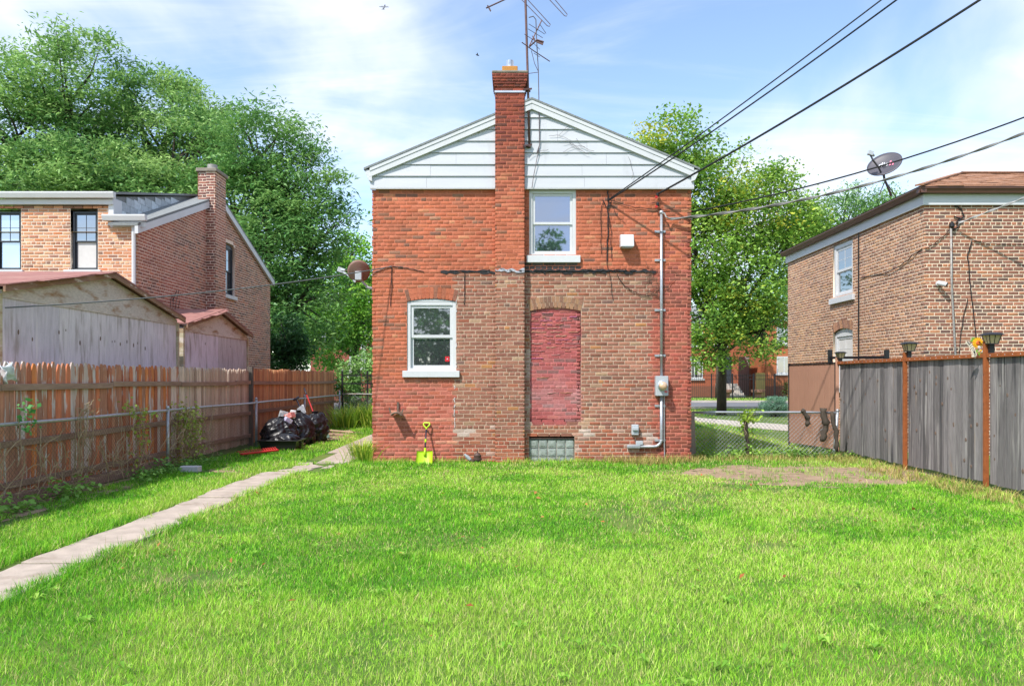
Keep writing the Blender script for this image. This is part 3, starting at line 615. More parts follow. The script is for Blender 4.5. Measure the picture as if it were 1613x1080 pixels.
# wires bunched on its gable wall
k = MB()
for i in range(5):
    y0 = 17.0+.12*i; k.tube([(LX+.03, y0+.1*math.sin(t*2+i), 3.2-.12*t+.3*math.sin(t+i)) for t in np.linspace(0, 4, 9)], .006, 5)
tag(k.build('loose_cable', M_cable), 'tangle of dark loose cable on the brown gable wall below its chimney', 'cable')

# ================================================================ neighbour on the right (hip roof)
H0 = 14.53; hs = FPX/H0; hx = lambda p: (p-HX)/hs; hz = lambda p: EYE-(p-HY)/hs
RX = hx(1456); RB = 21.8; RE = 14.2; RZ = 4.78
rh = thing('hip_roof_house', 'tan brick house with brown hip roof and white fascia behind the grey board fence', 'house', (RX+3, H0, 0))
MRF = frame((0, H0, 0), (0, -1, 0)); MRS = frame((RX, 0, 0), (-1, 0, 0))
def rbrick(u, z, seed):
    r = np.random.default_rng(seed+3); n = len(u); c = pickcol(n, [(176, 122, 100), (160, 110, 92), (188, 126, 98), (200, 136, 100), (144, 106, 92), (126, 98, 88)], [.28, .24, .2, .1, .1, .08], r); return c*(.9+.2*fbm(u*.8, z*.8, 3))[:, None]
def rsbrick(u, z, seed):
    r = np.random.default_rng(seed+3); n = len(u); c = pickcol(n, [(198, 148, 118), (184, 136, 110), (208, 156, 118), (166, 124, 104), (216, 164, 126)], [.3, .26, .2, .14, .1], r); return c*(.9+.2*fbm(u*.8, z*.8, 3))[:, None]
def rmort(u, z, s): return np.tile(A(246, 224, 198, 1.15), (len(u), 1))*(.88+.24*fbm(u*2, z*2, 1))[:, None]
hU = Hole(-18.7, -17.62, 3.42, 4.70); hL = Hole(-18.7, -17.62, 1.25, 2.57, .09, .2)
wall_grid('wall', rh, MRF, RX, RE, 0, RZ, rmort); wall_grid('side_wall', rh, MRS, -RB, -H0, 0, RZ, rmort, [hU, hL])
brickwork(rh, [(lay(RX, RE, 0, RZ, seed=41, ofs=0), MRF, rbrick, True), (lay(-RB, -H0, 0, RZ, [hU, hL], seed=42, ofs=0), MRS, rsbrick, False)], 300, 41)
arch_bricks(rh, MRS, hL, rsbrick, 6)
k = MB(); k.box(RE-.2, RE, H0+.1, RB, 0, RZ, A(170, 110, 90)); k.box(RX+.02, RE, RB-.2, RB-.02, 0, RZ, A(170, 110, 90)); k.build('outer_wall', M_mortar, rh)
fz0, fz1 = RZ-.02, RZ+.19
k = MB(); k.box(RX-.05, RE+.05, H0-.05, H0-.004, fz0, fz1); k.build('fascia', M_white, rh, bevel=.004); k = MB(); k.box(RX-.05, RX-.004, H0+.0, RB+.05, fz0, fz1); k.build('fascia', M_white, rh, bevel=.004)
M_bgut = mat('brown_gutter', (.135, .062, .045), .4, n=(6, .12))
def gut2(p, q, out, name='gutter'):
    o_ = Vector(out); k = MB(); p = Vector(p); q = Vector(q); pr = [(0, 0), (.14, 0), (.14, -.03), (.12, -.05), (.10, -.11), (0, -.11)]
    k.prism([p+o_*a+Vector((0, 0, b)) for a, b in pr], q-p); return k.build(name, M_bgut, rh, bevel=.004)
gz1 = fz1+.105
gut2((RX-.18, H0-.05, gz1), (RE, H0-.05, gz1), (0, -1, 0)); gut2((RX-.05, H0-.18, gz1), (RX-.05, RB+.1, gz1), (-1, 0, 0))
M_rsh = mat('brown_shingle', (.34, .17, .095), .9, n=(22, .3), bump=(.5, 120), stretch=(.6, 1.6, 4), patches=[((.20, .115, .08), (2.2, 6, 9), .52, .66), ((.42, .22, .12), (2.6, 7, 9), .60, .7)])
e = .2; ry = (H0+RB)/2; rz = 6.34; zr = gz1+.005
a_, b_, c_, d_ = (RX-e, H0-e, zr), (RE, H0-e, zr), (RE, RB+e, zr), (RX-e, RB+e, zr); r1, r2 = (10.6, ry, rz), (RE, ry, rz)
k = MB(); k.add([a_, b_, c_, d_, r1, r2], [(0, 1, 5, 4), (2, 3, 4, 5), (3, 0, 4), (1, 2, 5)]); k.add([a_, b_, c_, d_], [(3, 2, 1, 0)]); rf = k.build('roof', M_rsh, rh)
k = MB()                                                # shingle courses of the near slope
for i in range(26):
    t = i/26; y = H0-e+(ry-H0+e)*t; z = zr+(rz-zr)*t; xa = RX-e+(10.6-RX+e)*t; x = xa+.02; r_ = random.Random(i)
    while x < RE-.1:
        w = r_.uniform(.12, .34)
        if r_.random() < .62: k.obox((x+w/2, y+.07, z+.032), (w/2, .085, .006), Matrix.Rotation(math.atan2(rz-zr, ry-H0+e), 3, 'X'))
        x += w+r_.uniform(.0, .05)
sh = k.build('shingle_tabs', M_rsh, rf, kind='stuff')
k = MB(); k.bar((RX-e, H0-e, zr+.02), (10.6, ry, rz+.02), .16, .03); k.bar((10.6, ry, rz+.02), (RE, ry, rz+.02), .2, .03); k.build('ridge_cap', M_rsh, rf)
k = MB(); k.prism([(12.0, 17.3, 6.05), (12.55, 17.3, 6.05), (12.55, 17.3, 6.22), (12.1, 17.3, 6.24)], (0, .4, 0)); k.build('roof_vent', mat('red_brown_metal', (.17, .05, .05), .5, n=(6, .15)), rf, bevel=.02)
double_hung(rh, MRS, hU.u0, hU.u1, hU.z0, hU.zs, .03, M_vinyl, M_glass, .1, .06, muntin=(0,), sill=(hU.u0-.12, hU.u1+.12, hU.z0-.14, hU.z0-.003, .06), sillm=M_white)
double_hung(rh, MRS, hL.u0, hL.u1, hL.z0, hL.zs, .05, M_vinyl, M_blind, .1, .06, muntin=(0,), arch=hL, sill=(hL.u0-.1, hL.u1+.1, hL.z0-.12, hL.z0-.003, .06), sillm=M_white)

# ================================================================ plywood sheds
M_ply = mat('weathered_plywood', (.36, .32, .345), .9, src='obj', n=(7, .16), stretch=(3, 3, .55), bump=(.25, 26), objrand=True, patches=[((.36, .32, .31), (9, 9, 1.3), .52, .70), ((.70, .66, .68), (12, 12, 1.0), .57, .68)])
M_plyw = mat('tan_plywood', (.42, .30, .19), .9, src='obj', n=(9, .2), stretch=(1, 2, 6), bump=(.25, 26), objrand=True, patches=[((.34, .20, .11), (2, 2.2, 7), .52, .68), ((.66, .58, .52), (2, 3, 12), .58, .68)])
M_redsh = mat('faded_red_shingle', (.30, .135, .115), .9, n=(12, .2), bump=(.3, 80), stretch=(1, 1, 1), patches=[((.38, .21, .17), (1.4, 5, 5), .5, .7)])
M_knot = mat('knot', (.16, .11, .085), .9, n=(30, .3))
def shed(label, X, Y0, Y1, eave, apex, X2, seed, panels):
    rr = random.Random(seed); t = thing('plywood_shed', label, 'shed', ((X+X2)/2, (Y0+Y1)/2, 0), 'plywood sheds behind the picket fence'); ym = (Y0+Y1)/2; top = lambda y: apex-(apex-eave)*abs(y-ym)/((Y1-Y0)/2)-.05
    ys = np.linspace(Y0, Y1, panels+1); zl = eave-.12
    for a, b in zip(ys[:-1], ys[1:]):
        k = MB(); k.box(X-.015, X, a+.002, b-.002, .05, zl); o = k.build('plywood_sheet', M_ply, t, bevel=.002); g = rr.uniform(.88, 1.12); o.color = (.64*g, .60*g, .635*g*rr.uniform(.97, 1.06), 1)
    for (a, b) in ((Y0, ym), (ym, Y1)):
        k = MB(); k.prism([(X+.002, a, zl-.03), (X+.002, b, zl-.03), (X+.002, b, top(b)), (X+.002, a, top(a))], (.014, 0, 0)); o = k.build('gable_sheet', M_plyw, t); g = rr.uniform(.9, 1.1); o.color = (.62*g, .555*g, .51*g, 1)
    for (yy_, zz_) in [(Y0+(Y1-Y0)*q+rr.uniform(-.08, .08), 2.1+rr.uniform(-.12, .06)) for q in (.06, .12, .25, .29, .34, .48, .52, .56, .60, .63, .68, .71, .76)] if panels > 2 else [(Y0+(Y1-Y0)*q, 2.2) for q in (.3, .7)]:
        k = MB(); k.lathe([(rr.uniform(.012, .03), 0), (.008, .003)], (0, 0, 0), 9, Matrix.Rotation(R(90), 3, 'Y')); k.v = [(v[0]+X+.0005, v[1]*.7+yy_, v[2]*1.3+zz_) for v in k.v]; k.build('knot', M_knot, t)
    k = MB(); k.box(X2, X-.02, Y0, Y0+.02, .05, eave-.06); k.box(X2, X-.02, Y1-.02, Y1, .05, eave-.06); k.box(X2, X2+.02, Y0+.03, Y1-.03, .05, eave-.06); o = k.build('wall', M_ply, t); o.color = (.33, .3, .31, 1)
    for y in (Y0-.03, Y1+.03):
        k = MB(); k.box(X-.06, X+.03, y-.035, y+.035, 0, eave-.1); o = k.build('corner_post', M_plyw, t, bevel=.004); o.color = (.5, .44, .3, 1)
    k = MB(); ovh = .1; sl_ = (apex-eave)/((Y1-Y0)/2)
    for (a, b) in ((Y0-ovh, ym), (ym, Y1+ovh)):
        za = apex-sl_*abs(a-ym); zb_ = apex-sl_*abs(b-ym); k.prism([(X+.14, a, za), (X+.14, b, zb_), (X+.14, b, zb_+.03), (X+.14, a, za+.03)], (X2-X-.28, 0, 0))
    rf_ = k.build('roof', M_redsh, t)
    k = MB()
    for i in range(9):                                 # shingle courses, near slope
        y = Y0-ovh+(ym-Y0+ovh)*i/9; z = apex-sl_*abs(y-ym)+.034; x = X2-.1
        while x < X+.1:
            w = rr.uniform(.2, .33); k.obox((min(x+w/2, X+.14), y+.16, z+.02), (w/2-.003, .17, .004), Matrix.Rotation(math.atan(sl_), 3, 'X')); x += w
    k.build('shingle_tabs', M_redsh, rf_, kind='stuff')
    for (a, b) in ((Y0-ovh, ym), (ym, Y1+ovh)):
        k = MB(); za = apex-sl_*abs(a-ym); zb_ = apex-sl_*abs(b-ym); k.prism([(X+.135, a, za-.002), (X+.135, b, zb_-.002), (X+.135, b, zb_-.07), (X+.135, a, za-.07)], (-.03, 0, 0)); o = k.build('rake_board', M_plyw, t); o.color = (.26, .15, .10, 1)
    return t
s1 = shed('larger weathered plywood shed with reddish gable roof behind the peeling picket fence', -6.42, 9.5, 14.45, 2.62, 3.11, -9.6, 1, 4)
s2 = shed('smaller plywood shed with orange shingles squeezed beside the brown brick gable wall', -6.55, 15.05, 18.6, 2.55, 2.96, -7.38, 2, 2)
# ================================================================ fences
M_board = mat('stained_board', src='obj', rough=.88, n=(10, .22), stretch=(4, 4, .6), bump=(.3, 30), objrand=True, patches=[((.56, .50, .47), (14, 14, 1.8), .56, .61), ((.20, .11, .08), (16, 16, 1.5), .66, .8)])
M_boardg = mat('bare_board', src='obj', rough=.9, n=(10, .22), stretch=(4, 4, .6), bump=(.3, 30), objrand=True, patches=[((.34, .22, .15), (12, 12, 1.3), .56, .75)])
M_rail = mat('fence_rail', (.30, .195, .145), .9, n=(8, .25), stretch=(3, .6, 3), bump=(.3, 30), patches=[((.22, .13, .10), (3, 1.2, 6), .55, .7)])
def picket_mesh(w, h, z0, top, th=.018):
    k = MB(); hw = w/2
    if top == 'point': pr = [(-hw, z0), (hw, z0), (hw, h-.10), (hw*.82, h-.05), (hw*.35, h-.006), (-hw*.35, h), (-hw*.82, h-.05), (-hw, h-.10)]
    else: pr = [(-hw, z0), (hw, z0), (hw, h-.05), (hw*.5, h), (-hw*.5, h), (-hw, h-.05)]
    k.prism([(th/2, p[0], p[1]) for p in pr], (-th, 0, 0)); me = bpy.data.meshes.new('board'); me.from_pydata(k.v, [], k.f); return me
def picket_fence(label, X, Y0, Y1, H, pitch, m, cols, seed, top='point', posts=(), rails=(1.37, .72, .24), dH=0):
    rr = random.Random(seed); t = thing('picket_fence', label, 'fence', (X, (Y0+Y1)/2, 0)); ms = []
    for k in range(6):
        me = picket_mesh(pitch-.007+rr.uniform(-.006, .004), H+rr.uniform(-.012, .012), .06, top); me.materials.append(m); ms.append(me)
    y = Y0+pitch/2
    while y < Y1-pitch*.4:
        o = link('board', rr.choice(ms), None, t); o.location = (X+rr.uniform(-.004, .004), y, rr.uniform(-.012, .012)); o.rotation_euler = (R(rr.uniform(-.5, .5)), 0, R(rr.uniform(-2, 2))); c = rr.choice(cols); g = rr.uniform(.95, 1.4); o.color = (c[0]*g, c[1]*g, c[2]*g, 1); y += pitch
    for z in rails:
        y = Y0
        while y < Y1-.05:
            e_ = min(y+rr.uniform(2.2, 2.6), Y1); k = MB(); k.obox((X+.032, (y+e_)/2, z+rr.uniform(-.012, .012)), (.019, (e_-y)/2-.003, .038), Matrix.Rotation(R(rr.uniform(-.4, .4)), 3, 'X')); k.build('rail', M_rail, t, bevel=.004); y = e_
    for (y, h) in posts:
        k = MB(); k.box(X-.05, X+.06, y-.045, y+.045, 0, h); k.build('post', mat('dark_post', (.12, .10, .085), .9, n=(9, .3), stretch=(3, 3, .5)) if 'dark_post' not in MATS else MATS['dark_post'], t, bevel=.006)
    return t
FX = -5.78
brn = [A(206, 124, 88), A(190, 114, 84), A(198, 138, 110), A(214, 192, 182), A(180, 130, 108), A(218, 134, 80)]
gry = [A(212, 190, 172), A(200, 176, 158), A(220, 200, 182), A(186, 160, 142)]
new = [A(206, 146, 102), A(196, 134, 94), A(214, 160, 116), A(182, 124, 90)]
picket_fence('peeling brown picket fence with pointed boards along the larger plywood shed', FX, 6.0, 13.1, 1.655, .1, M_board, brn, 1)
picket_fence('bare grey picket fence section in front of the smaller plywood shed', FX, 13.12, 16.55, 1.665, .1, M_boardg, gry, 2, posts=((16.64, 1.72),))
picket_fence('brown picket fence section behind the black bags', FX, 16.72, 24.4, 1.69, .1, M_boardg, new, 3, rails=(1.36, .74))
k = MB(); k.box(FX-.06, FX+.055, 6.0, 13.0, .0, .14); tag(k.build('kick_board', M_rail, bevel=.01), 'rotting dark board on the soil along the foot of the peeling picket fence', 'board')
def catline(p, q, n, sag=0):
    p = Vector(p); q = Vector(q); return [p.lerp(q, t)+Vector((0, 0, -4*sag*t*(1-t))) for t in np.linspace(0, 1, n)]
def chain_link(label, p, q, h, posts, group=None, railr=.021, m=M_oldgalv, sag=.0, lean=None, pitch=.062, seed=0, wr=.0019, meshm=None):
    """posts: list of (t along 0..1, height)"""
    rr = random.Random(seed); p = Vector(p); q = Vector(q); d = (q-p); ln = d.length; d.normalize(); nrm = Vector((d.y, -d.x, 0)); t = thing('chain_link_fence', label, 'fence', tuple((p+q)/2))
    k = MB(); k.tube([v+Vector((0, 0, h+rr.uniform(-.006, .006))) for v in catline(p, q, max(6, int(ln)), sag)], railr, 8); k.build('top_rail', m, t, smooth=True)
    for (s, hh) in posts:
        b = p+d*ln*s; l_ = (lean or {}).get(s, (0, 0)); k = MB(); k.tube([b+Vector((-l_[0], -l_[1], -.05)), b+Vector((0, 0, hh))], .028, 10); po = k.build('post', m, t, smooth=True)
        k = MB(); k.lathe([(.032, hh-.005), (.032, hh+.02), (.018, hh+.04), (.002, hh+.045)], b, 10); k.build('cap', m, po, smooth=True)
        for z in (.18, .45, .7):
            k = MB(); k.lathe([(.033, z*h), (.033, z*h+.018)], b-Vector((l_[0], l_[1], 0))*(1-z), 10); k.build('band', m, po)
    n = int(ln/pitch); st = pitch/2; rows = int((h-.03)/st); V = []; F = []; w = wr
    S, T = [], []
    for i in range(n+1):
        for j in range(rows):
            a = i*pitch+(st if j % 2 else 0); 
            for e_ in ((i*pitch+(0 if j % 2 else st), j+1),):
                S.append((a, j*st+.03)); T.append((e_[0], e_[1]*st+.03))
            S.append((a+(0 if j % 2 == 0 else 0), j*st+.03)); T.append((i*pitch+(pitch if j % 2 else -st), (j+1)*st+.03))
    S = np.array(S); T = np.array(T); ok = (S[:, 0] <= ln) & (T[:, 0] <= ln) & (T[:, 0] >= 0); S = S[ok]; T = T[ok]; ph = rng.uniform(0, 6)
    def P3(a):
        bulge = .02*np.sin(a[:, 0]*2.1+ph)*np.sin(a[:, 1]*3.2/h)-.03
        return np.array(p)[None]+np.outer(a[:, 0], np.array(d))+np.outer(bulge, np.array(nrm))+np.outer(a[:, 1], [0, 0, 1])
    A3, B3 = P3(S), P3(T); dr = B3-A3; dr /= np.linalg.norm(dr, axis=1)[:, None]; nn = np.tile(np.array(nrm), (len(S), 1)); sd = np.cross(dr, nn)
    ring = [(nn*math.cos(x)+sd*math.sin(x))*w for x in (0, 2.094, 4.189)]
    V = np.stack([A3+ring[0], A3+ring[1], A3+ring[2], B3+ring[0], B3+ring[1], B3+ring[2]], 1).reshape(-1, 3)
    f = np.array([(0, 1, 4, 3), (1, 2, 5, 4), (2, 0, 3, 5)]); F = (f[None]+6*np.arange(len(S))[:, None, None]).reshape(-1, 4)
    npmesh('wire_mesh', V, F, np.full((len(V), 3), .3), meshm or m, t, kind='stuff'); return t
chain_link('long low chain link fence running in front of the picket fence', (-5.60, 6.2, 0), (-5.50, 23.9, 0), .95, [(0.0, .97), (.34, .98), (.572, 1.02), (.78, 1.0), (1, 1.06)], m=M_galv, seed=1, wr=.0016, meshm=mat('rusty_wire', (.16, .11, .08), .7, n=(20, .3)))
chain_link('short chain link fence closing the gap beside the house and the flowering bush', (-5.42, 23.95, 0), (-2.7, 23.95, 0), .98, [(.74, .98)], seed=2)
chain_link('low rusty chain link fence between the house corner and the tan panel', (3.28, 14.1, 0), (5.93, 14.0, 0), .84, [(1.0, .86)], lean={1.0: (.07, 0)}, seed=3, wr=.0034, pitch=.075, m=M_galv)
k = MB(); k.prism([(3.2, 14.02, -.05), (3.34, 14.02, -.05), (3.31, 14.02, .84), (3.19, 14.02, .84)], (0, .12, 0)); tag(k.build('wooden_post', mat('old_post', (.33, .26, .21), .9, n=(7, .25), stretch=(3, 3, .6), bump=(.4, 24)), bevel=.01), 'weathered square wooden post at the right corner of the brick house', 'post')
# grey board fence on the right with rusty steel posts
GX = 6.25
gf = thing('board_fence', 'tall grey weathered board fence with rusty steel posts and top rail', 'fence', (GX, 11, 0))
M_gb = mat('grey_board', src='obj', rough=.9, n=(9, .26), stretch=(5, 5, .5), bump=(.35, 26), objrand=True, patches=[((.06, .057, .06), (11, 11, .6), .52, .68), ((.32, .30, .285), (15, 15, .8), .56, .66), ((.28, .20, .14), (4, 4, 1.2), .62, .78)])
rr = random.Random(77); PY = [14.73, 12.17, 10.08, 7.9, 5.75]
def knot_mesh(w): 
    k = MB(); k.obox((0, 0, .92), (.012, w/2-.003, .84)); me = bpy.data.meshes.new('board'); me.from_pydata(k.v, [], k.f); me.materials.append(M_gb); return me
gm = [knot_mesh(w) for w in (.138, .146, .152)]
for a, b in zip(PY[1:], PY[:-1]):
    n = int(round((b-a-.06)/.15)); w = (b-a-.06)/n
    for i in range(n):
        o = link('board', rr.choice(gm), None, gf); y = a+.03+w*(i+.5); o.location = (GX+.03+rr.uniform(-.006, .006), y, rr.uniform(-.015, .01)); o.rotation_euler = (0, 0, R(rr.uniform(-2.2, 2.2))); g = rr.uniform(.62, 1.25); o.color = (.205*g, .188*g, .186*g, 1)
        for _ in range(rr.choice((1, 1, 2, 3))):
            kk = MB(); kk.lathe([(.03, 0), (.026, .003), (.01, .005)], (0, 0, 0), 8, Matrix.Rotation(R(-90), 3, 'Y')); kk.v = [(v[0]+GX+.0175, v[1]*.8+y+rr.uniform(-.0, .0)+.0, v[2]*rr.uniform(1, 1.0)) for v in kk.v]; zz_ = rr.uniform(.25, 1.6); yo = rr.uniform(-.04, .04); kk.v = [(v[0], v[1]+yo, v[2]+zz_) for v in kk.v]; kk.build('knot', M_knot, o)
    k = MB(); k.box(GX-.03, GX+.045, a+.026, b-.026, 1.735, 1.79); ra = k.build('top_rail', M_rust, gf, bevel=.003)
    k = MB(); y = a+.12
    while y < b-.08: k.lathe([(.006, 0), (.004, .004)], (0, 0, 0), 6, Matrix.Rotation(R(-90), 3, 'Y')); k.v[-12:] = [(v[0]+GX-.03, v[1]+y, v[2]+1.762) for v in k.v[-12:]]; y += .15
    k.build('screw_heads', M_white, ra)
for i, y in enumerate(PY):
    k = MB(); k.box(GX-.045, GX+.01, y-.025, y+.025, -.05, 1.86+(.10 if i == 2 else .02)); k.build('post', M_rust if i else mat('tan_paint', (.50, .27, .185), .7, n=(3, .06)), gf, bevel=.004)
# solar lamps on those posts
M_lens = mat('lamp_lens', (.50, .40, .24), .25, n=(8, .1), spec=.7)
def solar_lamp(y, z, label, s=1.0):
    t = thing('solar_lamp', label, 'lamp', (GX-.02, y, z), 'solar lamps on the fence posts'); c = Vector((GX+.015, y-.07, z+.06)); k = MB()
    def fr(h0, h1, z0, z1):
        k_ = MB(); k_.add([(c.x+a*h, c.y+b*h, c.z+zq) for (h, zq) in ((h0, z0), (h1, z1)) for a, b in ((-1, -1), (1, -1), (1, 1), (-1, 1))], [(0, 3, 2, 1), (4, 5, 6, 7)]+[(i, (i+1) % 4, (i+1) % 4+4, i+4) for i in range(4)]); return k_
    fr(.052*s, .078*s, 0, .105*s).build('lens', M_lens, t); fr(.115*s, .085*s, .106*s, .13*s).build('cap', M_black, t); fr(.085*s, .05*s, .131*s, .142*s).build('solar_panel', M_dark, t); fr(.058*s, .056*s, -.012, -.001).build('base', M_black, t)
    k = MB()
    for a, b in ((-1, -1), (1, -1), (1, 1), (-1, 1), (-1, 0), (0, -1)): k = MB(); k.tube([c+Vector((a*.053*s, b*.053*s, 0)), c+Vector((a*.08*s, b*.08*s, .106*s))], .006 if a*b else .004, 5); k.build('cage_bar', M_black, t)
    k = MB(); k.box(c.x-.03, c.x+.03, c.y-.02, c.y+.03, z-.09, c.z-.013); k.build('bracket', M_black, t, bevel=.004)
solar_lamp(PY[2], 1.86, 'black solar lamp on the rusty post beside the sunflower sign'); solar_lamp(PY[1], 1.84, 'black solar lamp on the rusty post between sunflower sign and tan panel'); solar_lamp(PY[0], 1.80, 'small black solar lamp at the corner of the tan panel', .85)
# tan gate panel
pa, pb = Vector((6.22, 14.76, 0)), Vector((5.93, 16.45, 0)); tp = thing('gate_panel', 'tan painted grooved gate panel with black edging at the end of the grey fence', 'gate', tuple((pa+pb)/2))
M_tan = mat('tan_panel', (.38, .205, .14), .7, n=(2.5, .07), patches=[((.31, .16, .11), (3, 3, 1), .62, .8)])
for i in range(9):
    a = pa.lerp(pb, i/9+.004); b = pa.lerp(pb, (i+1)/9-.004); k = MB(); k.bar(a+Vector((0, 0, .92)), b+Vector((0, 0, .92)), .02, 1.66); k.build('panel_board', M_tan, tp, bevel=.004)
k = MB(); k.bar(pa+Vector((.02, .02, .92)), pb+Vector((.02, .0, .92)), .012, 1.66); k.build('backing', M_tan, tp)
k = MB(); k.bar(pa+Vector((0, 0, 1.765)), pb+Vector((0, 0, 1.765)), .05, .025); k.bar(pb+Vector((0, 0, .9)), pb+Vector((0, .03, .9)), .04, 1.78); k.bar(pa+Vector((0, .02, .9)), pa+Vector((0, -.012, .9)), .04, 1.76); k.build('edging', M_black, tp)
hr = thing('black_rail', 'black steel handrail showing above the fence in front of the arched window', 'rail', (6.75, 14.9, 0))
q0, q1 = at(1308, 566, 16.0), at(1399, 560, 14.4); q0.x = 6.75; q1.x = 7.0
k = MB(); k.bar((6.62, 16.0, 1.90), (6.98, 14.3, 1.86), .05, .05); k.build('bar', M_black, hr)
for (x, y, z) in ((6.62, 16.0, 2.07), (6.98, 14.3, 2.0)):
    k = MB(); k.box(x-.035, x+.035, y-.035, y+.035, 0, z); k.build('upright', M_black, hr)
# black iron fence by the flowering bush and the one across the street
def iron_fence(label, p, q, h, npost, pitch, pw=.06):
    p = Vector(p); q = Vector(q); t = thing('iron_fence', label, 'fence', tuple((p+q)/2)); d = q-p
    for i in range(npost):
        b = p+d*i/(npost-1); k = MB(); k.box(b.x-pw/2, b.x+pw/2, b.y-pw/2, b.y+pw/2, 0, h+.12); k.build('post', M_black, t)
    for z in (.15, h*.82, h*.98):
        k = MB(); k.bar(p+Vector((0, 0, z)), q+Vector((0, 0, z)), .03, .04); k.build('rail', M_black, t)
    n = int(d.length/pitch); k = MB()
    for i in range(n+1):
        b = p+d*i/n; k.box(b.x-.009, b.x+.009, b.y-.009, b.y+.009, .05, h+.08)
    k.build('pickets', M_black, t, kind='stuff'); return t
iron_fence('black iron fence in front of the flowering bush', (-5.55, 24.5, 0), (-1.5, 24.5, 0), 1.6, 6, .9, .05)
iron_fence('long black iron fence across the street before the orange brick houses', (2, 55, 0), (34, 55, 0), 1.75, 22, .15, .08)
# ================================================================ fixtures on the main house
es = thing('electric_service', 'grey electric meter box with vertical conduit clamped to the red brick', 'electric meter', (fx(1041), F0, 0)); yc = F0-.045; xc = fx(1041)
k = MB(); k.tube([(xc, yc, fz(337)), (xc, yc, fz(593))], .024, 12); cd = k.build('conduit', M_galv, es, smooth=True)
k = MB(); k.lathe([(.026, 0), (.04, .015), (.036, .05), (.012, .065)], (xc, yc, fz(338)), 12); k.build('weatherhead', M_galv, es, smooth=True)
bend = [(xc, yc, fz(623)), (xc, yc, fz(680))]+[(xc-.13+.13*math.cos(a), yc, fz(691)-.13*math.sin(a)+.0) for a in np.linspace(0, math.pi/2, 8)]+[(fx(1008), yc, fz(691)-.13)]
k = MB(); k.tube(bend, .027, 12); k.build('lower_conduit', M_galv, es, smooth=True)
zl = fz(691)-.13; k = MB(); k.box(fx(987), fx(1008), yc-.04, yc+.035, zl-.032, zl+.032); k.build('elbow_box', M_galv, es, bevel=.015)
for p in (365, 410, 488.5, 560, 639, 693):
    k = MB(); k.box(fx(1031), fx(1048), F0-.02, F0-.002, fz(p)-.02, fz(p)+.02); c_ = k.build('clamp', M_galv, es, bevel=.003); k = MB(); k.tube([(xc+.034*math.cos(a), yc+.01-.034*math.sin(a), fz(p)) for a in np.linspace(0, math.pi, 7)], .007, 6); k.build('clamp_loop', M_galv, c_)
k = MB(); k.box(fx(1031), fx(1050.5), F0-.13, F0-.003, fz(623), fz(592)); mbx = k.build('meter_box', M_grey, es, bevel=.008)
k = MB(); rx_ = Matrix.Rotation(R(90), 3, 'X'); k.lathe([(.082, 0), (.082, .03), (.072, .036)], (fx(1041), F0-.13, fz(607)), 24, rx_); k.build('meter_ring', M_alu, mbx, smooth=False)
k = MB(); k.lathe([(.07, .0), (.07, .05), (.06, .075), (.03, .088), (.001, .09)], (fx(1041), F0-.166, fz(607)), 24, rx_); k.build('meter_dome', mat('meter_glass', (.62, .42, .27), .08, n=(16, .45), spec=.9, coat=1), mbx, smooth=True)
k = MB(); k.box(fx(1044.5), fx(1049), F0-.1335, F0-.1305, fz(618), fz(615)); k.build('warning_label', mat('meter_label', (.6, .12, .12), .5, n=(60, .3)), mbx)
k = MB(); k.tube([(fx(1045.7), F0-.03, fz(623)), (fx(1045.7), F0-.03, fz(690)), (fx(1046.2), F0-.03, fz(712)), (fx(1046.2), F0-.04, 0)], .011, 6); k.build('ground_wire', M_galv, es)
k = MB(); k.box(fx(994), fx(1005), F0-.09, F0-.003, fz(684.5), fz(668)); o = k.build('outlet_box', M_grey, bevel=.012); tag(o, 'grey weatherproof outlet box on the brick left of the conduit bend', 'outlet')
k = MB(); k.box(fx(995), fx(1004.2), F0-.125, F0-.0905, fz(677), fz(672)); k.build('cover', M_grey, o, bevel=.008)
k = MB(); k.box(fx(1001), fx(1012), F0-.07, F0-.003, fz(700), fz(694)); tag(k.build('junction_box', M_grey, bevel=.01), 'small flat grey junction box just above the conduit elbow', 'junction box')
vt = thing('wall_vent', 'boxy white vent hood on the upper brick wall right of the window', 'vent', (fx(986), F0, fz(391)))
k = MB(); k.prism([(fx(976), F0-.003, fz(391)), (fx(976), F0-.003, fz(370)), (fx(976), F0-.15, fz(372)), (fx(976), F0-.19, fz(391))], (fx(996.5)-fx(976), 0, 0)); k.build('hood', M_white, vt, bevel=.012)
k = MB()
for i in range(5): k.box(fx(978), fx(994.5), F0-.175, F0-.02, fz(391)-.004-.003*i, fz(391)-.002-.003*i)
k.build('louvre', M_grey, vt)
hh = thing('hose_hanger', 'rusty grey metal hose hanger on the brick under the lower window', 'hose hanger', (fx(627), F0, fz(650)))
def sad(d0, r, n=14, t=.006): return [(fx(627)+r*math.cos(a)*1.0, F0-d0, fz(657)+r*.9*math.sin(a)) for a in np.linspace(R(28), R(152), n)]
a0 = sad(.02, .115); a1 = sad(.24, .115); b0 = sad(.02, .088); b1 = sad(.24, .088); k = MB(); n = len(a0)
k.add(a0+a1+b0+b1, [(i, i+1, n+i+1, n+i) for i in range(n-1)]+[(2*n+i+1, 2*n+i, 3*n+i, 3*n+i+1) for i in range(n-1)]+[(n+i, n+i+1, 3*n+i+1, 3*n+i) for i in range(n-1)]); M_han = mat('hanger_metal', (.20, .14, .11), .55, metal=.4, n=(12, .3), patches=[((.2, .09, .04), (20, 20, 20), .55, .7)])
k.tube(sad(.235, .102), .016, 6); k.build('saddle', M_han, hh)
k = MB(); k.box(fx(625.6), fx(628.6), F0-.03, F0-.002, fz(650), fz(633)); k.build('back_plate', M_han, hh)
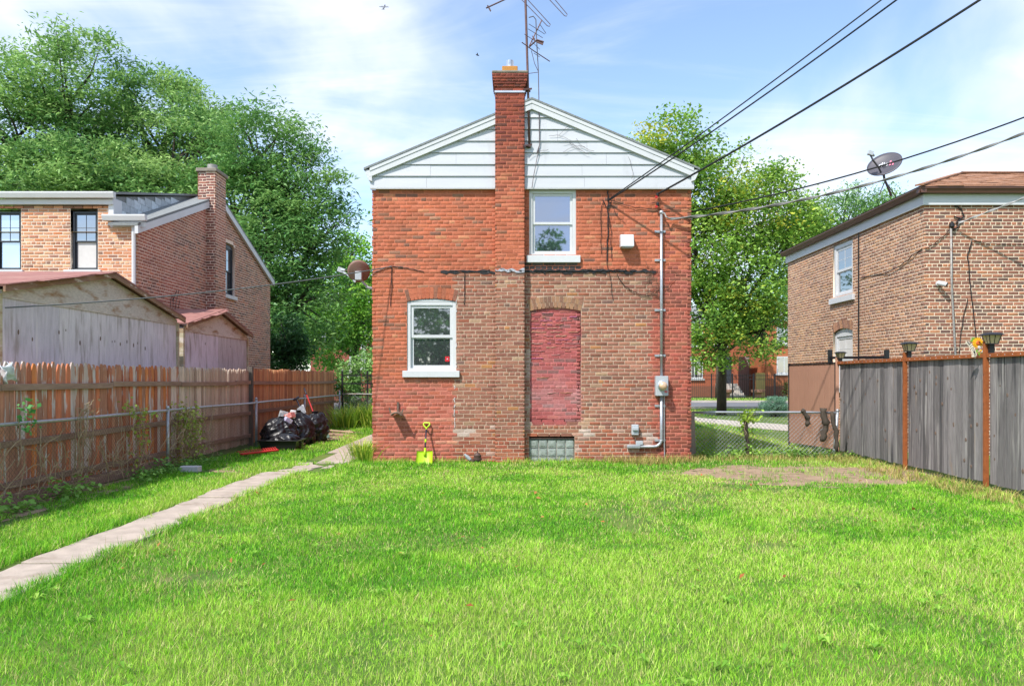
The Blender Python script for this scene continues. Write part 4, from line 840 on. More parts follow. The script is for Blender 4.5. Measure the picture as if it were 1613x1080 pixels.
k = MB(); k.prism([(fx(618), F0-.24, fz(650)), (fx(615.5), F0-.24, fz(641)), (fx(617), F0-.24, fz(640)), (fx(620), F0-.24, fz(649))], (0, .01, 0)); k.prism([(fx(634), F0-.24, fz(649)), (fx(638), F0-.24, fz(642)), (fx(639), F0-.24, fz(643)), (fx(636.5), F0-.24, fz(651))], (0, .01, 0)); k.build('front_lip', M_han, hh)
# lime shovel leaning on the wall
sv = thing('snow_shovel', 'lime green plastic snow shovel with black handle leaning on the red brick wall', 'shovel', (fx(668), F0-.4, 0)); M_lime = mat('lime_plastic', (.42, .62, .015), .35, n=(4, .06)); M_hand = mat('dark_handle', (.03, .03, .045), .45, n=(9, .1))
B = Vector((at(668, 738, 12.95).x, 12.95, .0)); T_ = Vector((fx(672.5), F0-.045, fz(667))); ax = (T_-B).normalized(); sd = Vector((1, 0, 0)); nr = sd.cross(ax).normalized(); 
def SP(u, s, d): return B+ax*s+sd*u+nr*d
k = MB(); g = []; NU, NS = 9, 8
for side in (0, .006):
    for j in range(NS):
        s = .25*j/(NS-1)
        for i in range(NU):
            u = (i/(NU-1)*2-1); w = .135+.006*(1-j/(NS-1)); up = .045*abs(u)**3+.018*(j/(NS-1))**3; rib = .004*math.cos(u*12) if .15 < j/(NS-1) < .95 else 0
            g.append(SP(u*w, s*(1-.06*u*u if j == NS-1 else 1), up-.03+rib-side))
fs = [(j*NU+i, j*NU+i+1, (j+1)*NU+i+1, (j+1)*NU+i) for j in range(NS-1) for i in range(NU-1)]; o_ = NU*NS; fs2 = [tuple(x+o_ for x in f[::-1]) for f in fs]
rim = [i for i in range(NU)]+[j*NU+NU-1 for j in range(1, NS)]+[(NS-1)*NU+i for i in range(NU-2, -1, -1)]+[j*NU for j in range(NS-2, 0, -1)]
k.add([tuple(v) for v in g], fs+fs2+[(rim[i], rim[(i+1) % len(rim)], rim[(i+1) % len(rim)]+o_, rim[i]+o_) for i in range(len(rim))]); k.build('blade', M_lime, sv, smooth=True)
Ls = (T_-B).length
k = MB(); k.tube([SP(0, .22, .0), SP(0, Ls-.11, 0)], .0135, 10); k.build('shaft', M_hand, sv, smooth=True); k = MB(); k.tube([SP(0, .16, -.006), SP(0, .30, 0)], [.02, .018], 10); k.build('socket', M_lime, sv, smooth=True); k = MB(); k.tube([SP(0, .40, 0), SP(0, .46, 0)], .017, 10); k.build('collar', M_lime, sv, smooth=True)
k = MB(); k.tube([SP(0, Ls-.13, 0), SP(0, Ls-.08, 0), SP(-.045, Ls-.035, 0), SP(-.055, Ls, 0), SP(-.045, Ls+.02, 0), SP(.045, Ls+.02, 0), SP(.055, Ls, 0), SP(.045, Ls-.035, 0), SP(0, Ls-.08, 0)], .013, 10); k.build('grip', M_lime, sv, smooth=True)
# gas fitting
gp = thing('vent_pipe', 'rusty brown capped pipe with a slanted grey nozzle at the foot of the wall', 'pipe', (fx(753), F0-.2, 0)); M_rp = mat('brown_pipe', (.085, .05, .04), .6, n=(15, .3), bump=(.2, 60)); c_ = Vector((fx(753), F0-.18, 0))
k = MB(); k.lathe([(.05, -.05), (.05, .05), (.075, .06), (.075, .085), (.06, .09), (.065, .12), (.068, .14), (.055, .15), (.04, .175), (.014, .18), (.012, .21), (.002, .215)], c_, 16); k.build('cap', M_rp, gp)
k = MB(); k.tube([c_+Vector((0, 0, .03)), c_+Vector((-.10, 0, .04)), c_+Vector((-.15, -.01, .08))], .034, 10); k.build('elbow', M_rp, gp, smooth=True); k = MB(); k.tube([c_+Vector((-.13, -.01, .065)), c_+Vector((-.19, -.02, .125))], .032, 10); k.tube([c_+Vector((-.19, -.02, .125)), c_+Vector((-.225, -.025, .16))], [.024, .018], 10); k.build('nozzle', M_grey, gp)
# red and black cable anchors
for (px_, py_, lb) in ((1035, 308, 'upper red and black cable insulator on brick under the white gable'), (1035, 323, 'lower red and black cable insulator on brick above the conduit head')):
    t = thing('cable_anchor', lb, 'insulator', (fx(px_), F0, fz(py_))); c = Vector((fx(px_), F0-.06, fz(py_)))
    k = MB(); k.lathe([(.02, -.03), (.032, -.012), (.02, 0), (.032, .012), (.02, .03)], c, 10); k.build('insulator', M_black, t, smooth=True); k = MB(); k.tube([c, c+Vector((.02, .058, .03))], .008, 6); k.tube([c, c+Vector((-.14, 0, -.03))], .006, 5); k.build('hook', M_rust, t); k = MB(); k.obox(c+Vector((-.025, -.01, -.045)), (.02, .012, .02)); k.build('tape', mat('red_tape', (.5, .02, .02), .5, n=(5, .1)) if 'red_tape' not in MATS else MATS['red_tape'], t, bevel=.004)
# loose cables and dead vine on the wall
def wander(pts, n=6, amp=.01, seed=0):
    r_ = random.Random(seed); out = []
    for a, b in zip(pts[:-1], pts[1:]):
        for i in range(n): out.append(Vector(a).lerp(Vector(b), i/n)+Vector((r_.uniform(-amp, amp), r_.uniform(-amp, amp)*.3, r_.uniform(-amp, amp))))
    out.append(Vector(pts[-1])); return out
def wl(lst, off=.012): return [(fx(a), F0-off, fz(b)) for a, b in lst]
bund = thing('cable_bundle', 'dark drop cables bunched and hanging on the upper brick wall right of the window', 'cable', (fx(957), F0, fz(410)))
for i, (pl, r_) in enumerate((([(957, 300), (958, 318), (957, 330), (957, 372), (956, 412)], .011), ([(950, 316), (957, 330), (963, 318)], .008), ([(957, 330), (962, 365), (963, 408)], .005), ([(952, 316), (948, 325), (946, 352), (947, 400)], .005), ([(960, 318), (975, 345), (985, 352)], .004), ([(958, 316), (1000, 327), (1045, 330), (1088, 327)], .005), ([(955, 410), (961, 440), (966, 474)], .005), ([(972, 432), (985, 452), (1005, 463), (1025, 467)], .006))):
    k = MB(); k.tube(wander(wl(pl, .014+.004*(i % 3)), 5, .012, i), r_, 5); k.build('strand', M_cable, bund)
k = MB(); r_ = random.Random(4)
for i in range(26):
    x = fx(r_.uniform(1016, 1050)); z = fz(r_.uniform(424, 470)); pts = [Vector((x, F0-.02, z))]
    d = Vector((r_.uniform(-1, 1), 0, r_.uniform(-1, 1))).normalized()
    for _ in range(8): d = (d+Vector((r_.uniform(-.6, .6), 0, r_.uniform(-.6, .6)))).normalized(); pts.append(pts[-1]+d*.035)
    k.tube(pts, [.004-.0003*q for q in range(9)], 4)
tag(k.build('dead_vine', M_bark), 'dry leafless vine twigs clinging to brick around the grey conduit', 'vine')
k = MB()
for i in range(14):
    x = fx(r_.uniform(860, 1000)); z = fz(r_.uniform(180, 255)); 
    if z > roofz(x)-.3: continue
    pts = [Vector((x, F0-.085, z))]; d = Vector((r_.uniform(-1, 1), 0, r_.uniform(-.6, .6))).normalized()
    for _ in range(9): d = (d+Vector((r_.uniform(-.5, .5), 0, r_.uniform(-.5, .5)))).normalized(); pts.append(pts[-1]+d*.045)
    k.tube(pts, .0028, 4)
tag(k.build('dry_tendril', M_bark), 'thin dry vine tendrils on the white gable siding', 'vine')
for i, (pl, lb) in enumerate((([(586, 431), (600, 425), (617, 419), (640, 422), (668, 428)], 'thin dark cable crossing the left corner of the red brick wall'), ([(617, 419), (617, 450), (615, 482)], 'thin dark cable hanging straight down above the lower window'), ([(732, 428), (732, 455), (731.5, 480)], 'dark cable end hanging on brown brick right of the lower window'))):
    k = MB(); k.tube(wander(wl(pl), 5, .006, 30+i), .0065, 5); tag(k.build('wall_cable', M_cable), lb, 'cable')
# ================================================================ antenna on the chimney
an = thing('tv_antenna', 'rusty television antenna mast strapped to the brick chimney', 'antenna', (.25, CF+.1, 5.5)); ay = CF+.05
def AP(px_, py_, y=ay): return at(px_, py_, y)
k = MB(); k.tube([AP(834, 233), AP(831, 110), AP(827.5, -8), AP(827, -60)], .021, 10); k.build('mast', M_mast, an, smooth=True)
for (py_, ) in ((143,), (231,)):
    k = MB(); p = AP(832, py_); k.bar((CX1-.02, CF-.02, p.z-.01), (p.x+.06, ay-.01, p.z+.03), .03, .025); k.box(p.x-.04, p.x+.04, ay-.04, ay+.04, p.z-.012, p.z+.012); k.build('bracket', M_mast, an)
k = MB(); k.tube([AP(766, 13, ay-.3), AP(803, -4, ay-.1), AP(840, -20, ay+.1)], .012, 6); k.tube([AP(768, 9, ay-.3), AP(773, 18, ay-.3)], .012, 6); bo = k.build('boom', M_mast, an)
def rod(p, q, r_=.006, nm='element', par=None): k_ = MB(); k_.tube([p, q], r_, 5); return k_.build(nm, M_mast, par or an)
for (x0, y0, x1, y1, w) in ((818, -4, 863, 41, 4), (862, -4, 890, 25, 3.5)):
    k = MB(); k.tube([AP(x0, y0), AP(x1-1, y1), AP(x1+w*.6, y1+1), AP(x1+w, y1-2), AP(x0+w+2, y0-4)], .0065, 5); k.build('folded_element', M_mast, an)
k = MB(); k.tube([AP(834, 72, ay), AP(853.5, 32, ay+.2)], .012, 6); k.build('uhf_boom', M_mast, an)
for (x0, y0, x1, y1) in ((833, 38, 858, 54), (832, 46, 855, 60), (826, 54, 849, 69), (837, 65, 850, 78), (850, 38, 860, 53), (841, 84, 850, 90)): rod(AP(x0, y0, ay-.15), AP(x1, y1, ay+.2), .005)
k = MB(); k.tube([AP(822, 67, ay-.15), AP(840, 80, ay), AP(866, 97, ay+.2)], .009, 5); k.tube([AP(834, 74, ay), AP(846, 63, ay-.1), AP(855, 66, ay-.1)], .014, 5); k.build('reflector', M_mast, an)
k = MB(); p = [AP(846, 62, ay-.1), AP(857, 65, ay-.1), AP(855, 71, ay-.1), AP(846, 67, ay-.1)]; k.prism(p[::-1], (0, .02, 0)); p = [AP(838, 56, ay-.1), AP(843, 61, ay-.1), AP(843, 67, ay-.1)]; k.prism(p[::-1], (0, .02, 0)); k.build('bow_tie', M_mast, an)
k = MB(); k.tube([AP(833, 28), AP(840, 26), AP(844, 31), AP(845, 60), AP(848, 113), AP(849, 170), AP(850, 228), AP(846, 240)], .009, 5); k.tube([AP(837, 80), AP(842, 100), AP(848, 113)], .006, 5); k.tube([AP(833, 116), AP(848, 114)], .006, 5); k.tube([AP(850, 228), AP(840, 280, F0-.1), AP(838, 296, F0-.1)], .006, 5); k.build('lead_wire', mat('lead_wire', (.10, .08, .09), .6, n=(9, .2)), an)
# ================================================================ satellite dishes
def dish(label, c, nrm, rx_, ry_, m, armp, lnb, mount, mm, grp='satellite dishes'):
    t = thing('satellite_dish', label, 'satellite dish', tuple(mount[-1]), grp); n = Vector(nrm).normalized(); x = Vector((0, 0, 1)).cross(n).normalized(); y = n.cross(x); c = Vector(c); k = MB(); vs_ = []; NR, NA = 6, 28
    for th in (0, -.015):
        for i in range(NR+1):
            r_ = i/NR
            for j in range(NA):
                a = 2*math.pi*j/NA; vs_.append(c+x*(rx_*r_*math.cos(a))+y*(ry_*r_*math.sin(a))+n*(.16*rx_*2*(r_*r_-1)*.5+th))
    o_ = (NR+1)*NA; fs = [(i*NA+j, i*NA+(j+1) % NA, (i+1)*NA+(j+1) % NA, (i+1)*NA+j) for i in range(NR) for j in range(NA)]
    k.add(vs_, fs+[tuple(v+o_ for v in f[::-1]) for f in fs]+[(NR*NA+j, NR*NA+(j+1) % NA, NR*NA+(j+1) % NA+o_, NR*NA+j+o_) for j in range(NA)]); k.build('reflector', m, t, smooth=True)
    k = MB(); k.tube(armp, .018, 6); k.build('feed_arm', mm, t)
    l_ = Vector(lnb); k = MB(); k.obox(l_, (.05, .035, .045), Matrix.Rotation(R(20), 3, 'Y')); k.tube([l_, l_+(c-l_).normalized()*.12], [.035, .025], 8); k.build('feed_horn', M_grey, t, bevel=.006)
    k = MB(); k.tube(mount, .024, 8); k.build('mount', mm, t, smooth=True); k = MB(); k.obox(c-n*.08+Vector((0, 0, -.06)), (.06, .06, .08)); k.build('back_bracket', mm, t, bevel=.01); return t, c, x, y, n
M_dbr = mat('brown_dish', (.28, .16, .13), .5, n=(3, .08)); M_dgr = mat('grey_dish', (.075, .07, .085), .45, n=(3, .08))
dc = at(565, 427, 14.0)
dish('brown satellite dish seen from behind on the left side of the brick house', dc, (-.25, 1, .55), .205, .215, M_dbr, [dc+Vector((-.06, .02, -.2)), dc+Vector((-.22, .1, -.06)), dc+Vector((-.36, .2, .03))], dc+Vector((-.38, .2, .05)), [dc+Vector((.03, -.06, -.12)), dc+Vector((.06, -.03, -.18)), dc+Vector((.17, 0, -.3)), (XL+.01, 14.0, dc.z-.34)], M_grey)
dc = at(1393, 258, 15.6); bs = Vector((RX-.05, 15.7, 5.22))
t, c, x, y, n = dish('dark grey satellite dish standing on the brown hip roof edge', dc, (-.55, -.60, .58), .34, .33, M_dgr, [dc+Vector((-.05, -.02, -.24)), dc+Vector((-.18, -.12, -.1)), dc+Vector((-.33, -.2, .02)), dc+Vector((-.38, -.2, .13))], dc+Vector((-.38, -.2, .16)), [dc+Vector((.02, .1, -.05)), dc+Vector((.05, .1, -.3)), dc+Vector((.09, .1, -.38)), bs], M_dgr)
def text_mesh(txt, size, m, parent, X, name='lettering', offs=.0):
    cu = bpy.data.curves.new(name, 'FONT'); cu.body = txt; cu.size = size; cu.align_x = 'CENTER'; cu.align_y = 'CENTER'; cu.offset = offs
    ob = bpy.data.objects.new(name, cu); COL.objects.link(ob); dg = bpy.context.evaluated_depsgraph_get(); me = bpy.data.meshes.new_from_object(ob.evaluated_get(dg)); bpy.data.objects.remove(ob); me.transform(X); return link(name, me, m, parent)
def fr3(o, x, y, n): return Matrix.Translation(o)@Matrix((x, y, n)).transposed().to_4x4()
text_mesh('dis', .17, M_white, t, fr3(c+x*-.03+y*.02-n*.035, x, y, n), offs=.004); text_mesh('h', .19, mat('pink_print', (.75, .2, .3), .5, n=(3, .05)), t, fr3(c+x*.13+y*.02-n*.03, x, y, n), offs=.006)
k = MB(); k.tube(catline(bs+Vector((-.3, -.1, -.0)), dc+Vector((.05, .1, -.36)), 4), .01, 5); k.tube(catline(bs+Vector((.25, .3, .05)), dc+Vector((.05, .1, -.3)), 4), .01, 5); k.build('stay', M_dgr, t)
# ================================================================ overhead cables and the poles that carry them
M_pole = mat('pole_wood', (.13, .09, .06), .9, n=(6, .3), stretch=(3, 3, .4), bump=(.4, 20))
def pole(label, x, y, h):
    t = thing('utility_pole', label, 'pole', (x, y, 0)); k = MB(); k.tube([(x, y, -.2), (x, y, h*.5), (x, y, h+.4)], [.15, .13, .11], 12); k.build('shaft', M_pole, t, smooth=True); k = MB(); k.box(x-.9, x+.9, y-.06, y+.06, h-.1, h+.02); k.build('crossarm', M_pole, t)
    for dx in (-.75, -.3, .3, .75): k = MB(); k.lathe([(.02, h+.02), (.045, h+.06), (.03, h+.09), (.04, h+.12), (.01, h+.15)], (x+dx, y, 0), 8); k.build('insulator', M_grey, t)
Q1 = Vector((7.5, 7.2, 8.0)); Q2 = Vector((12.9, 10.9, 7.6)); pole('wooden utility pole beyond the grey board fence, carrying the steep black cables', Q1.x, Q1.y, 8.0); pole('wooden utility pole in front of the hip roofed house, carrying the twisted cables', Q2.x, Q2.y, 7.6)
def through(p, mid, T, sag): 
    p = Vector(p); T = Vector(T); return catline(p, T, 18, sag)
def cable(label, p, T, r_, sag, twist=0, m=M_cable):
    k = MB(); pts = catline(p, T, 26 if not twist else 90, sag); k.tube(pts, r_, 6)
    if twist:
        for ph in (0, 3.14): k.tube([q+Vector((0, .016*math.sin(i*.8+ph), .016*math.cos(i*.8+ph))) for i, q in enumerate(pts)], r_*.8, 5)
    return tag(k.build('overhead_cable', m), label, 'cable', 'overhead cables')
cable('steep black overhead cable to the bundle right of the upper window, upper of a pair', (fx(957), F0-.03, fz(316)), Q1+Vector((-.14, 0, .08)), .011, .11)
cable('steep black overhead cable to the bundle right of the upper window, lower of a pair', (fx(958), F0-.03, fz(317)), Q1+Vector((-.02, .08, .0)), .013, .15)
cable('black overhead cable passing the right eave to the upper insulator', (fx(1035), F0-.07, fz(307)), Q1+Vector((.75, .35, -.35)), .017, .16)
M_tw = mat('twisted_cable', (.17, .165, .16), .5, n=(8, .3)); M_twg = mat('grey_twisted_cable', (.36, .35, .34), .5, n=(20, .4))
cable('grey twisted service cable ending at the conduit weatherhead', (fx(1055), F0-.06, fz(346)), Q2+Vector((-.3, 0, .1)), .014, .78, 1, M_tw)
cable('dark overhead cable running behind the grey twisted one to the brick house', (XR-.02, F0+.3, fz(329)), Q2+Vector((-.42, 0, -.02)), .013, .50)
cable('pale service cable reaching the anchor on the tan brick corner', (hx(1505), H0-.1, hz(353)), Q2+Vector((.3, 0, -.9)), .009, .12, 1, M_twg)
k = MB(); k.tube(wander([(fx(1041), yc, fz(336)), (fx(1045), F0-.1, fz(338)), (fx(1048), F0-.12, fz(345)), (fx(1055), F0-.06, fz(346))], 4, .01, 3), .012, 6); tag(k.build('service_drip_loop', M_twg), 'pale looped wires joining the weatherhead to the twisted cable', 'cable')
cable('thin grey cable strung from the plywood shed corner to the red brick wall', (fx(617), F0-.02, fz(420)), (-6.36, 9.5, 2.34), .009, .09, 0, mat('grey_cable', (.12, .125, .13), .5, n=(8, .2)))
# items on the right house wall
cw_ = thing('service_conduit', 'thin grey conduit with tangled dark cables on the tan brick near its corner', 'conduit', (hx(1497), H0, 0)); k = MB(); k.tube([(hx(1496), H0-.04, hz(358)), (hx(1497), H0-.04, hz(450)), (hx(1503), H0-.04, hz(560)), (hx(1503), H0-.04, .2)], .02, 8); k.build('conduit', M_oldgalv, cw_, smooth=True)
k = MB(); k.lathe([(.02, -.05), (.05, -.02), (.045, .04), (.015, .07)], (hx(1497), H0-.05, hz(356)), 10); k.build('weatherhead', M_black, cw_)
def hl(l, off=.02): return [(hx(a), H0-off, hz(b)) for a, b in l]
for i, (pl, r_) in enumerate((([(1503, 325), (1512, 328), (1518, 340), (1505, 352)], .012), ([(1502, 342), (1512, 345), (1508, 358), (1500, 362)], .014), ([(1497, 362), (1478, 378), (1466, 388), (1456, 392)], .008), ([(1530, 380), (1523, 405), (1528, 450), (1537, 535)], .010), ([(1523, 470), (1515, 510), (1510, 555)], .007), ([(1533, 380), (1560, 384), (1613, 386)], .006))):
    k = MB(); k.tube(wander(hl(pl), 5, .012, 60+i), r_, 5); k.build('strand', M_cable, cw_)
k = MB(); k.tube(wander([(RX-.02, H0+.05, hz(392)), (RX-.02, 15.6, 3.7), (RX-.02, 17.2, 3.72)], 6, .02, 5), .009, 5); k.tube([(RX-.03, 17.25, 4.75), (RX-.03, 17.25, 1.0)], .013, 6); tag(k.build('wall_cable', M_cable), 'dark cable running down the sunlit side wall of the tan brick house', 'cable')
sc_ = thing('security_camera', 'small white bullet camera on the tan brick corner', 'camera', (hx(1477), H0, hz(449))); k = MB(); k.lathe([(.045, 0), (.045, .02)], (hx(1477), H0-.002, hz(447)), 12, Matrix.Rotation(R(90), 3, 'X')); k.build('base', M_white, sc_)
k = MB(); k.tube([(hx(1475), H0-.05, hz(446)), (hx(1484), H0-.16, hz(450))], .045, 12); k.build('body', M_white, sc_, smooth=False); k = MB(); k.tube([(hx(1484), H0-.16, hz(450)), (hx(1484.6), H0-.166, hz(450.3))], .034, 12); k.build('lens', M_black, sc_)
# ================================================================ sunflower welcome sign
sg = thing('welcome_sign', 'sunflower garden sign with a white WELCOME banner hung on the grey fence', 'sign', (GX-.06, 10.3, 1.7)); so_ = at(1538, 543, 10.2); sX = Vector((1, 0, 0)); sZ = Vector((0, 0, 1)); sn = Vector((0, -1, 0))
def W3(px_, py_, d=0): return so_+Vector(((px_-1538)*10.2/FPX, -d, -(py_-543)*10.2/FPX))
M_yel = mat('sign_yellow', (.85, .45, .02), .5, n=(30, .25)); M_or = mat('sign_orange', (.6, .14, .03), .5, n=(20, .2)); M_cream = mat('sign_cream', (.78, .72, .58), .5, n=(6, .06)); M_lf = mat('sign_leaf', (.18, .36, .05), .5, n=(20, .3))
for ring, (n_, r0, r1, d_) in enumerate(((15, 3, 9.6, .012), (12, 2.5, 7.5, .018))):
    for i in range(n_):
        a = 2*math.pi*(i+.5*ring)/n_; u = Vector((math.cos(a), math.sin(a))); v_ = Vector((-u.y, u.x)); P = [(1539.5+u.x*r+v_.x*w, 540+u.y*r+v_.y*w) for r, w in ((r0, -.5), ((r0+r1)*.55, -1.5), (r1, 0), ((r0+r1)*.55, 1.5), (r0, .5))]; k = MB(); k.prism([W3(*p, d_) for p in P], (0, .004, 0)); k.build('petal', M_yel, sg)
k = MB(); k.lathe([(.033, 0), (.026, .008), (.001, .01)], W3(1539.5, 540, .022), 14, Matrix.Rotation(R(90), 3, 'X')); k.build('flower_centre', M_or, sg)
for (x_, y_, r_, m_) in ((1541, 547, 2.6, M_white), (1547.5, 553, 2.2, M_white), (1543.5, 552, 1.6, M_yel), (1549, 546, 1.6, M_or)):
    k = MB(); k.lathe([(r_*.0085, 0), (r_*.007, .01), (.001, .012)], W3(x_, y_, .02), 9, Matrix.Rotation(R(90), 3, 'X')); k.build('blossom', m_, sg)
for (x_, y_, a) in ((1531, 536, 150), (1542, 557, 80), (1547, 558, 60), (1538, 553, 110), (1533, 533, 170)):
    a = R(a); k = MB(); k.prism([W3(x_+math.cos(a)*r+math.sin(a)*w, y_+math.sin(a)*r-math.cos(a)*w, .008) for r, w in ((-4, 0), (0, 2), (4, 0), (0, -2))], (0, .004, 0)); k.build('leaf', M_lf, sg)
top = [(1524.5, 537.5), (1530, 543.5), (1535, 551), (1537.5, 560)]; bot = [(1519.5, 539.5), (1525.5, 546), (1530, 554), (1531.5, 562)]
k = MB(); k.prism([W3(*p, .022) for p in top+bot[::-1]], (0, .006, 0)); k.prism([W3(*p, .012) for p in ((1519, 540), (1524, 538), (1526, 541), (1522, 543))], (0, .004, 0)); k.prism([W3(*p, .012) for p in ((1529.5, 559), (1537.5, 558), (1536, 563.5), (1530, 562))], (0, .004, 0)); k.build('banner', M_cream, sg)
for i, ch_ in enumerate('WELCOME'):
    t_ = (i+.6)/7.2*3; j = min(int(t_), 2); f_ = t_-j; pm = Vector((0, 0)); 
    a_ = Vector(top[j]).lerp(Vector(top[j+1]), f_); b_ = Vector(bot[j]).lerp(Vector(bot[j+1]), f_); m_ = (a_+b_)/2; ux = ((Vector(top[j+1])+Vector(bot[j+1]))-(Vector(top[j])+Vector(bot[j]))).normalized(); X3 = Vector((ux.x, 0, -ux.y)); Y3 = sn.cross(X3)
    text_mesh(ch_, .042, M_black, sg, fr3(W3(m_.x, m_.y, .0235), X3, Y3, sn), offs=.001)
# ================================================================ rubbish by the fence
M_bag = mat('black_polythene', (.013, .013, .016), .36, n=(6, .2), spec=.45, bump=(.5, 14))
def bag(label, c, rx_, ry_, h, seed, tie=True):
    NA, NH = 72, 44; r0 = np.random.default_rng(seed); ph = r0.uniform(0, 6.28, 8); V = []
    for j in range(NH+1):
        t = j/NH
        prof = math.sqrt(max(.02, 1-((t-.36)/.585)**2)) if t < .93 else .17+.9*(t-.93)
        for i in range(NA):
            a = 2*math.pi*i/NA; fold = abs(math.sin(a*4+ph[0]+2.4*math.sin(t*5+ph[1])))**.6*.13+abs(math.sin(a*9+ph[2]-3*t+1.5*math.sin(t*9)))**.7*.08+.34*(float(fbm(2.2*math.cos(a)+seed*3, 2.2*math.sin(a)+t*5, seed))-.5)
            cre = .05*abs(math.sin(t*17+2.2*math.sin(a*2+ph[3])+ph[4]))
            r_ = prof*(1-fold-cre+.06); V.append((c[0]+rx_*r_*math.cos(a)+.30*rx_*t*t*math.sin(ph[5]), c[1]+ry_*r_*math.sin(a), max(h*t*(1-.10*math.cos(a+ph[6])*(t < .9))-.01, 0)+.012))
    F = np.array([(j*NA+i, j*NA+(i+1) % NA, (j+1)*NA+(i+1) % NA, (j+1)*NA+i) for j in range(NH) for i in range(NA)])
    o = npmesh('bin_bag', np.array(V), F, None, M_bag, smooth=True); return tag(o, label, 'bin bag', 'black bin bags by the fence')
bag('fullest black bin bag slumped behind the black tub', (-4.98, 16.15, 0), .44, .38, .66, 1)
bag('upright black bin bag standing between the slumped bag and the green shovel', (-4.74, 16.95, 0), .36, .38, .76, 2)
bag('black bin bag half hidden behind the upright one beside the green shovel', (-4.70, 17.75, 0), .38, .40, .70, 3)
bag('low flattened black bin bag pushed into the black tub', (-4.72, 15.62, 0.02), .38, .28, .36, 4)
tb = MB(); x0, x1, y0, y1 = -5.14, -4.38, 15.28, 15.86
def taper(k, x0, x1, y0, y1, z0, z1, g):
    k.add([(x0+g, y0+g, z0), (x1-g, y0+g, z0), (x1-g, y1-g, z0), (x0+g, y1-g, z0), (x0, y0, z1), (x1, y0, z1), (x1, y1, z1), (x0, y1, z1)], [(0, 3, 2, 1), (0, 1, 5, 4), (1, 2, 6, 5), (2, 3, 7, 6), (3, 0, 4, 7)])
tub = thing('plastic_tub', 'low black plastic tub in front of the black bin bags', 'tub', (-4.76, 15.57, 0)); M_tub = mat('black_plastic', (.014, .014, .015), .35, n=(5, .2))
taper(tb, x0, x1, y0, y1, .005, .21, .05); tb.build('body', M_tub, tub); k = MB()
for a in ((x0-.03, x1+.03, y0-.03, y0+.004), (x0-.03, x1+.03, y1-.004, y1+.03), (x0-.03, x0+.004, y0+.005, y1-.005), (x1-.004, x1+.03, y0+.005, y1-.005)): k.box(*a, .205, .225)
k.build('rim', M_tub, tub, bevel=.005)
M_red = mat('red_plastic', (.55, .035, .03), .4, n=(5, .12)); M_redh = mat('red_handle', (.42, .03, .03), .45, n=(9, .15))
rk = thing('rake_head', 'red plastic rake head lying on the grass beside the black tub', 'rake', (-4.8, 14.6, 0)); p, q = Vector((-5.12, 14.25, .05)), Vector((-4.62, 14.85, .07)); k = MB(); k.bar(p, q, .10, .035); k.build('spine', M_red, rk, bevel=.01); d = (q-p).normalized(); s_ = Vector((-d.y, d.x, 0)); 
for i in range(16):
    b = p.lerp(q, i/15); k = MB(); k.tube([b, b+s_*.10+Vector((0, 0, .05)), b+s_*.16+Vector((0, 0, .02))], .007, 5); k.build('tine', M_red, rk)
gs_ = thing('garden_shovel', 'dark green scoop shovel with long red handle leaning on the picket fence', 'shovel', (-4.66, 18.5, 0)); B = Vector((-4.64, 18.45, .02)); T_ = Vector((-5.46, 19.75, 1.21)); ax = (T_-B).normalized(); sd = ax.cross(Vector((0, 0, 1))).normalized(); nr = sd.cross(ax)
k = MB(); NU, NS = 7, 7; g = []
for side in (0, .008):
    for j in range(NS):
        for i in range(NU):
            u = i/(NU-1)*2-1; w = .155*(1-.35*max(0, j/(NS-1)-.75)/.25); g.append(B+ax*(.40*j/(NS-1))+sd*u*w+nr*(.06*u*u-.02+.006*math.cos(u*14)-side))
fs = [(j*NU+i, j*NU+i+1, (j+1)*NU+i+1, (j+1)*NU+i) for j in range(NS-1) for i in range(NU-1)]; o_ = NU*NS; k.add(g, fs+[tuple(v+o_ for v in f[::-1]) for f in fs]); k.build('scoop', mat('green_plastic', (.045, .10, .075), .4, n=(6, .15)), gs_, smooth=True)
k = MB(); k.tube([B+ax*.34+nr*.0, B+ax*(T_-B).length*.86], .017, 8); k.build('handle', M_redh, gs_, smooth=True); k = MB(); k.tube([B+ax*(T_-B).length*.86, T_], .02, 8); k.build('grip', M_hand, gs_, smooth=True)
th_ = thing('tool_handle', 'dark tool handle leaning on the chain link behind the bags', 'tool', (-4.9, 18.3, 0)); k = MB(); k.tube([(-4.85, 18.2, .15), (-5.45, 19.0, .95)], .016, 8); k.build('shaft', M_hand, th_, smooth=True); k = MB(); k.tube([(-5.5, 18.95, .93), (-5.42, 19.1, 1.0)], .03, 8); k.build('grip', M_hand, th_)
M_scrap = mat('scrap_wood', (.46, .33, .22), .85, n=(9, .2), stretch=(1, 1, 1), bump=(.2, 30))
for i, (x, y, z, ln, a, w, lb) in enumerate(((-4.75, 19.6, .05, 1.1, 25, .09, 'longest scrap plank on the pile beside the green shovel'), (-4.6, 19.9, .10, .9, -20, .08, 'scrap plank lying across the pile beside the green shovel'), (-4.45, 19.5, .03, .8, 10, .07, 'scrap plank at the edge of the pile toward the walk'), (-4.8, 20.3, .04, .9, 60, .09, 'scrap plank behind the pile near the daylilies'), (-4.56, 17.0, .03, .75, 80, .06, 'single scrap lath lying on bare soil in front of the bags'), (-4.85, 19.1, .35, .5, 0, .08, 'short scrap board standing upright behind the green shovel'))):
    k = MB(); m3 = Matrix.Rotation(R(a), 3, 'Z')@Matrix.Rotation(R(3), 3, 'Y')
    if i == 5: m3 = Matrix.Rotation(R(80), 3, 'Y')@Matrix.Rotation(R(8), 3, 'X')
    k.obox((x, y, z), (ln/2, w/2, .014), m3); tag(k.build('scrap_plank', M_scrap, bevel=.004), lb, 'plank', 'scrap wood beside the bags')
